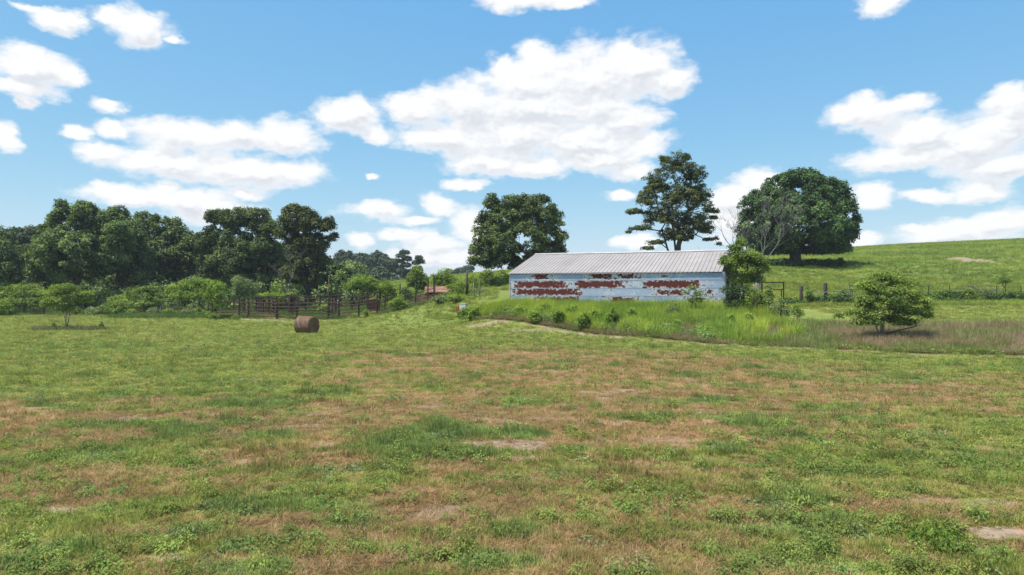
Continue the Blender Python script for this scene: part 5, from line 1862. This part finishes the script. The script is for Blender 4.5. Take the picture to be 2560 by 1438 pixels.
bush('dark low bush at the foot of the small foreground tree', 2255, 37.2, 826, 22, 'vine_leaf', 271, leaf=0.13, cr=0.25)
bush('small rounded bush on the hedge line at right', 2425, 61.5, 716, 23, 'shrub_leaf', 272, leaf=0.2, cr=0.34)
bush('tiny spreading tree right of the grey brush pile', 2512, 64, 687, 22, 'shrub_leaf', 273, 'small_tree', 'tree', [(2510, 697, 18, 8), (2520, 705, 16, 6), (2500, 706, 12, 6)], leaf=0.18, cr=0.3, tr=0.05, fork=0.9, stems=2)
bush('small bush by the stout fence posts', 2022, 60, 706, 12, 'shrub_leaf', 274, leaf=0.18, cr=0.28)
bush('bush behind the left side of the small foreground tree', 2115, 60, 716, 26, 'dusty_leaf', 275, leaf=0.2, cr=0.34)
# undergrowth in the shade of the right oak
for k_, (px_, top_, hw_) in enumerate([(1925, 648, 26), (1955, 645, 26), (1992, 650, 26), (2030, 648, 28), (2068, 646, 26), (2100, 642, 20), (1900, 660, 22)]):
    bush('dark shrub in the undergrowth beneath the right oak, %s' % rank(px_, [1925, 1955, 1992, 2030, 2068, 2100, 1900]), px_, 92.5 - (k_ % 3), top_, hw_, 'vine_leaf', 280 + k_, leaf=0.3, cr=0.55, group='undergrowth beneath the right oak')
for k_, (px_, top_, hw_) in enumerate([(1215, 670, 28), (1255, 672, 24), (1240, 690, 30)]):
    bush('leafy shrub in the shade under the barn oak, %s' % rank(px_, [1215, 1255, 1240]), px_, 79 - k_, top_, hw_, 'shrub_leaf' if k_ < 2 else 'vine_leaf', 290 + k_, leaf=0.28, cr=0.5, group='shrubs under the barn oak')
# leafy weed bushes along the front of the barn bank
WB = [(1166, 57.6, 762, 28, 1), (1200, 56.8, 758, 32, 1), (1238, 55.6, 764, 28, 1), (1270, 54.2, 762, 28, 1), (1302, 52.8, 760, 28, 1), (1337, 50.4, 772, 20, 1), (1358, 52.4, 754, 28, 1), (1397, 49.8, 766, 24, 1), (1430, 50.9, 758, 26, 2), (1460, 48.0, 774, 22, 2), (1488, 49.2, 764, 24, 2), (1532, 47.6, 766, 24, 1), (1580, 47.8, 764, 24, 1), (1768, 41.2, 806, 18, 2), (1692, 43.4, 790, 18, 1), (1828, 43.4, 778, 18, 1), (1872, 43.2, 778, 18, 1)]
for k_, (px_, Y_, top_, hw_, mt) in enumerate(WB):
    bush('leafy green weed bush on the bank in front of the barn, %s' % rank(px_, [b_[0] for b_ in WB]), px_, Y_, top_, hw_, ('shrub_leaf', 'weed_leaf', 'weed_leaf')[mt], 300 + k_, 'weed_bush', 'weed', leaf=0.25, cr=0.28, per=135, tr=0.010, dens=1.1, group='weed bushes in front of the barn', aspect=0.4)
# broad clump in the bottom right corner of the meadow
cx_, cy_ = ground_hit(2348, 1362)
o = link('weed_clump', leaf_mesh('weed_clump', 420, 0.36, 0.24, 0.075, 999, 0.8, 0.4), M['bright_leaf'], None, (cx_, cy_, gz(cx_, cy_)))
a_ = o.data.attributes.new('v', 'FLOAT', 'FACE')
a_.data.foreach_set('value', np.random.default_rng(3).uniform(0.0, 0.75, len(o.data.polygons)).astype(np.float32))
tag(o, 'dense bright green weed clump on bare ground near the bottom right corner', 'weed')

# vines along the fence line at right: one tangled mass
rg = np.random.default_rng(400)
pts = []; rad = []
for px0, px1, Y_, h0, n_ in ((1962, 2150, 60.2, 0.6, 90), (2270, 2620, 62.2, 0.75, 190), (2030, 2300, 60.0, 0.45, 60)):
    p_ = rg.uniform(px0, px1, n_)
    X_ = (p_ - 1280) / F * Y_
    Yy = Y_ + rg.normal(0, 0.35, n_)
    hh = h0 * (0.5 + 0.9 * fbm(X_ * 0.5, Yy * 0, 7, 3)) * rg.uniform(0.2, 1.0, n_)
    pts.append(np.stack([X_, Yy, zg(X_, Yy) + hh * 0.8], 1)); rad.append(rg.uniform(0.25, 0.5, n_))
pts = np.concatenate(pts); rad = np.concatenate(rad)
me = crown_mesh('vine_growth', pts, rad, rg, 0.19, 0.55, 150, pts.mean(0) - np.array((0, 0, 30)), 0.5, 0.8)
tag(link('vine_growth', me, M['vine_leaf']), 'low dark tangle of vines running along the right fence line', 'vines', kind='stuff')
# verge of creeping green at the track on the right
n_ = 260
X_ = rg.uniform(17, 36, n_)
Yy = track_y(X_) + 0.9 + rg.normal(0, 0.25, n_)
pts = np.stack([X_, Yy, zg(X_, Yy) + rg.uniform(0.02, 0.16, n_)], 1)
me = crown_mesh('creeping_verge', pts, rg.uniform(0.12, 0.28, n_), rg, 0.12, 0.5, 260, pts.mean(0) - np.array((0, 0, 30)), 0.8, 0.5)
tag(link('creeping_verge', me, M['shrub_leaf']), 'creeping dark green plants along the edge of the track at right', 'plants', kind='stuff')
# brush pile on the hill
bpx = on_ground(2450, 68)
pile = thing('brush_pile', 'grey heap of dead branches lying on the slope at right', 'brush pile', bpx)
rd = random.Random(61)
for i in range(34):
    a = rd.uniform(0, 6.28)
    c0 = Vector((rd.uniform(-1.4, 1.4), rd.uniform(-0.7, 0.7), rd.uniform(0.0, 0.5)))
    d_ = Vector((math.cos(a), math.sin(a) * 0.6, rd.uniform(-.1, .6))).normalized() * rd.uniform(0.6, 1.4)
    mb = MB()
    mid = c0 + d_ * 0.5 + Vector((0, 0, rd.uniform(-.1, .15)))
    mb.tube(c0 - d_ * 0.3, mid, 0.035, 0.028, n=4).tube(mid, c0 + d_, 0.028, 0.01, n=4).tube(mid, mid + Vector((rd.uniform(-.4, .4), rd.uniform(-.3, .3), rd.uniform(.1, .4))), 0.02, 0.008, n=4)
    link('branch', mb.mesh('branch'), M['grey_bark'], pile)
# felled limb by the small foreground tree
lp = on_ground(2262, 36.6)
lo = thing('fallen_limb', 'dark broken limb sticking out right of the small foreground tree', 'limb', lp)
lp_t = at(2214, 835, 37.6) - lp; a0 = at(2248, 825, 36.8) - lp; a1 = at(2288, 816, 36.6) - lp
link('limb', MB().tube(lp_t, a0, 0.055, 0.045, n=6).tube(a0, a1, 0.05, 0.045, n=6).tube(a1, a1 + Vector((0.05, 0, 0.12)), 0.055, 0.05, n=6).mesh('limb'), M['black_pipe'], lo)

# ------------------------------------------------------------------ a little summer haze in the air
m = bpy.data.materials.new('haze_air')
m.use_nodes = True
m.node_tree.nodes.clear()
t = NT(m.node_tree)
out = t.n('ShaderNodeOutputMaterial')
pv = t.n('ShaderNodeVolumePrincipled')
pv.inputs['Color'].default_value = (0.80, 0.88, 1.0, 1.0)
pv.inputs['Density'].default_value = 0.00024
pv.inputs['Anisotropy'].default_value = 0.0
t.link(pv.outputs[0], out.inputs['Volume'])
zlow = float(GZ.min()) - 1.0
hz = link('haze', MB().box((0, 1470, (zlow + 27.0) / 2), (6200, 3200, 27.0 - zlow)).mesh('haze'), m)
tag(hz, 'thin bluish summer haze lying over the whole pasture', 'haze', kind='stuff')
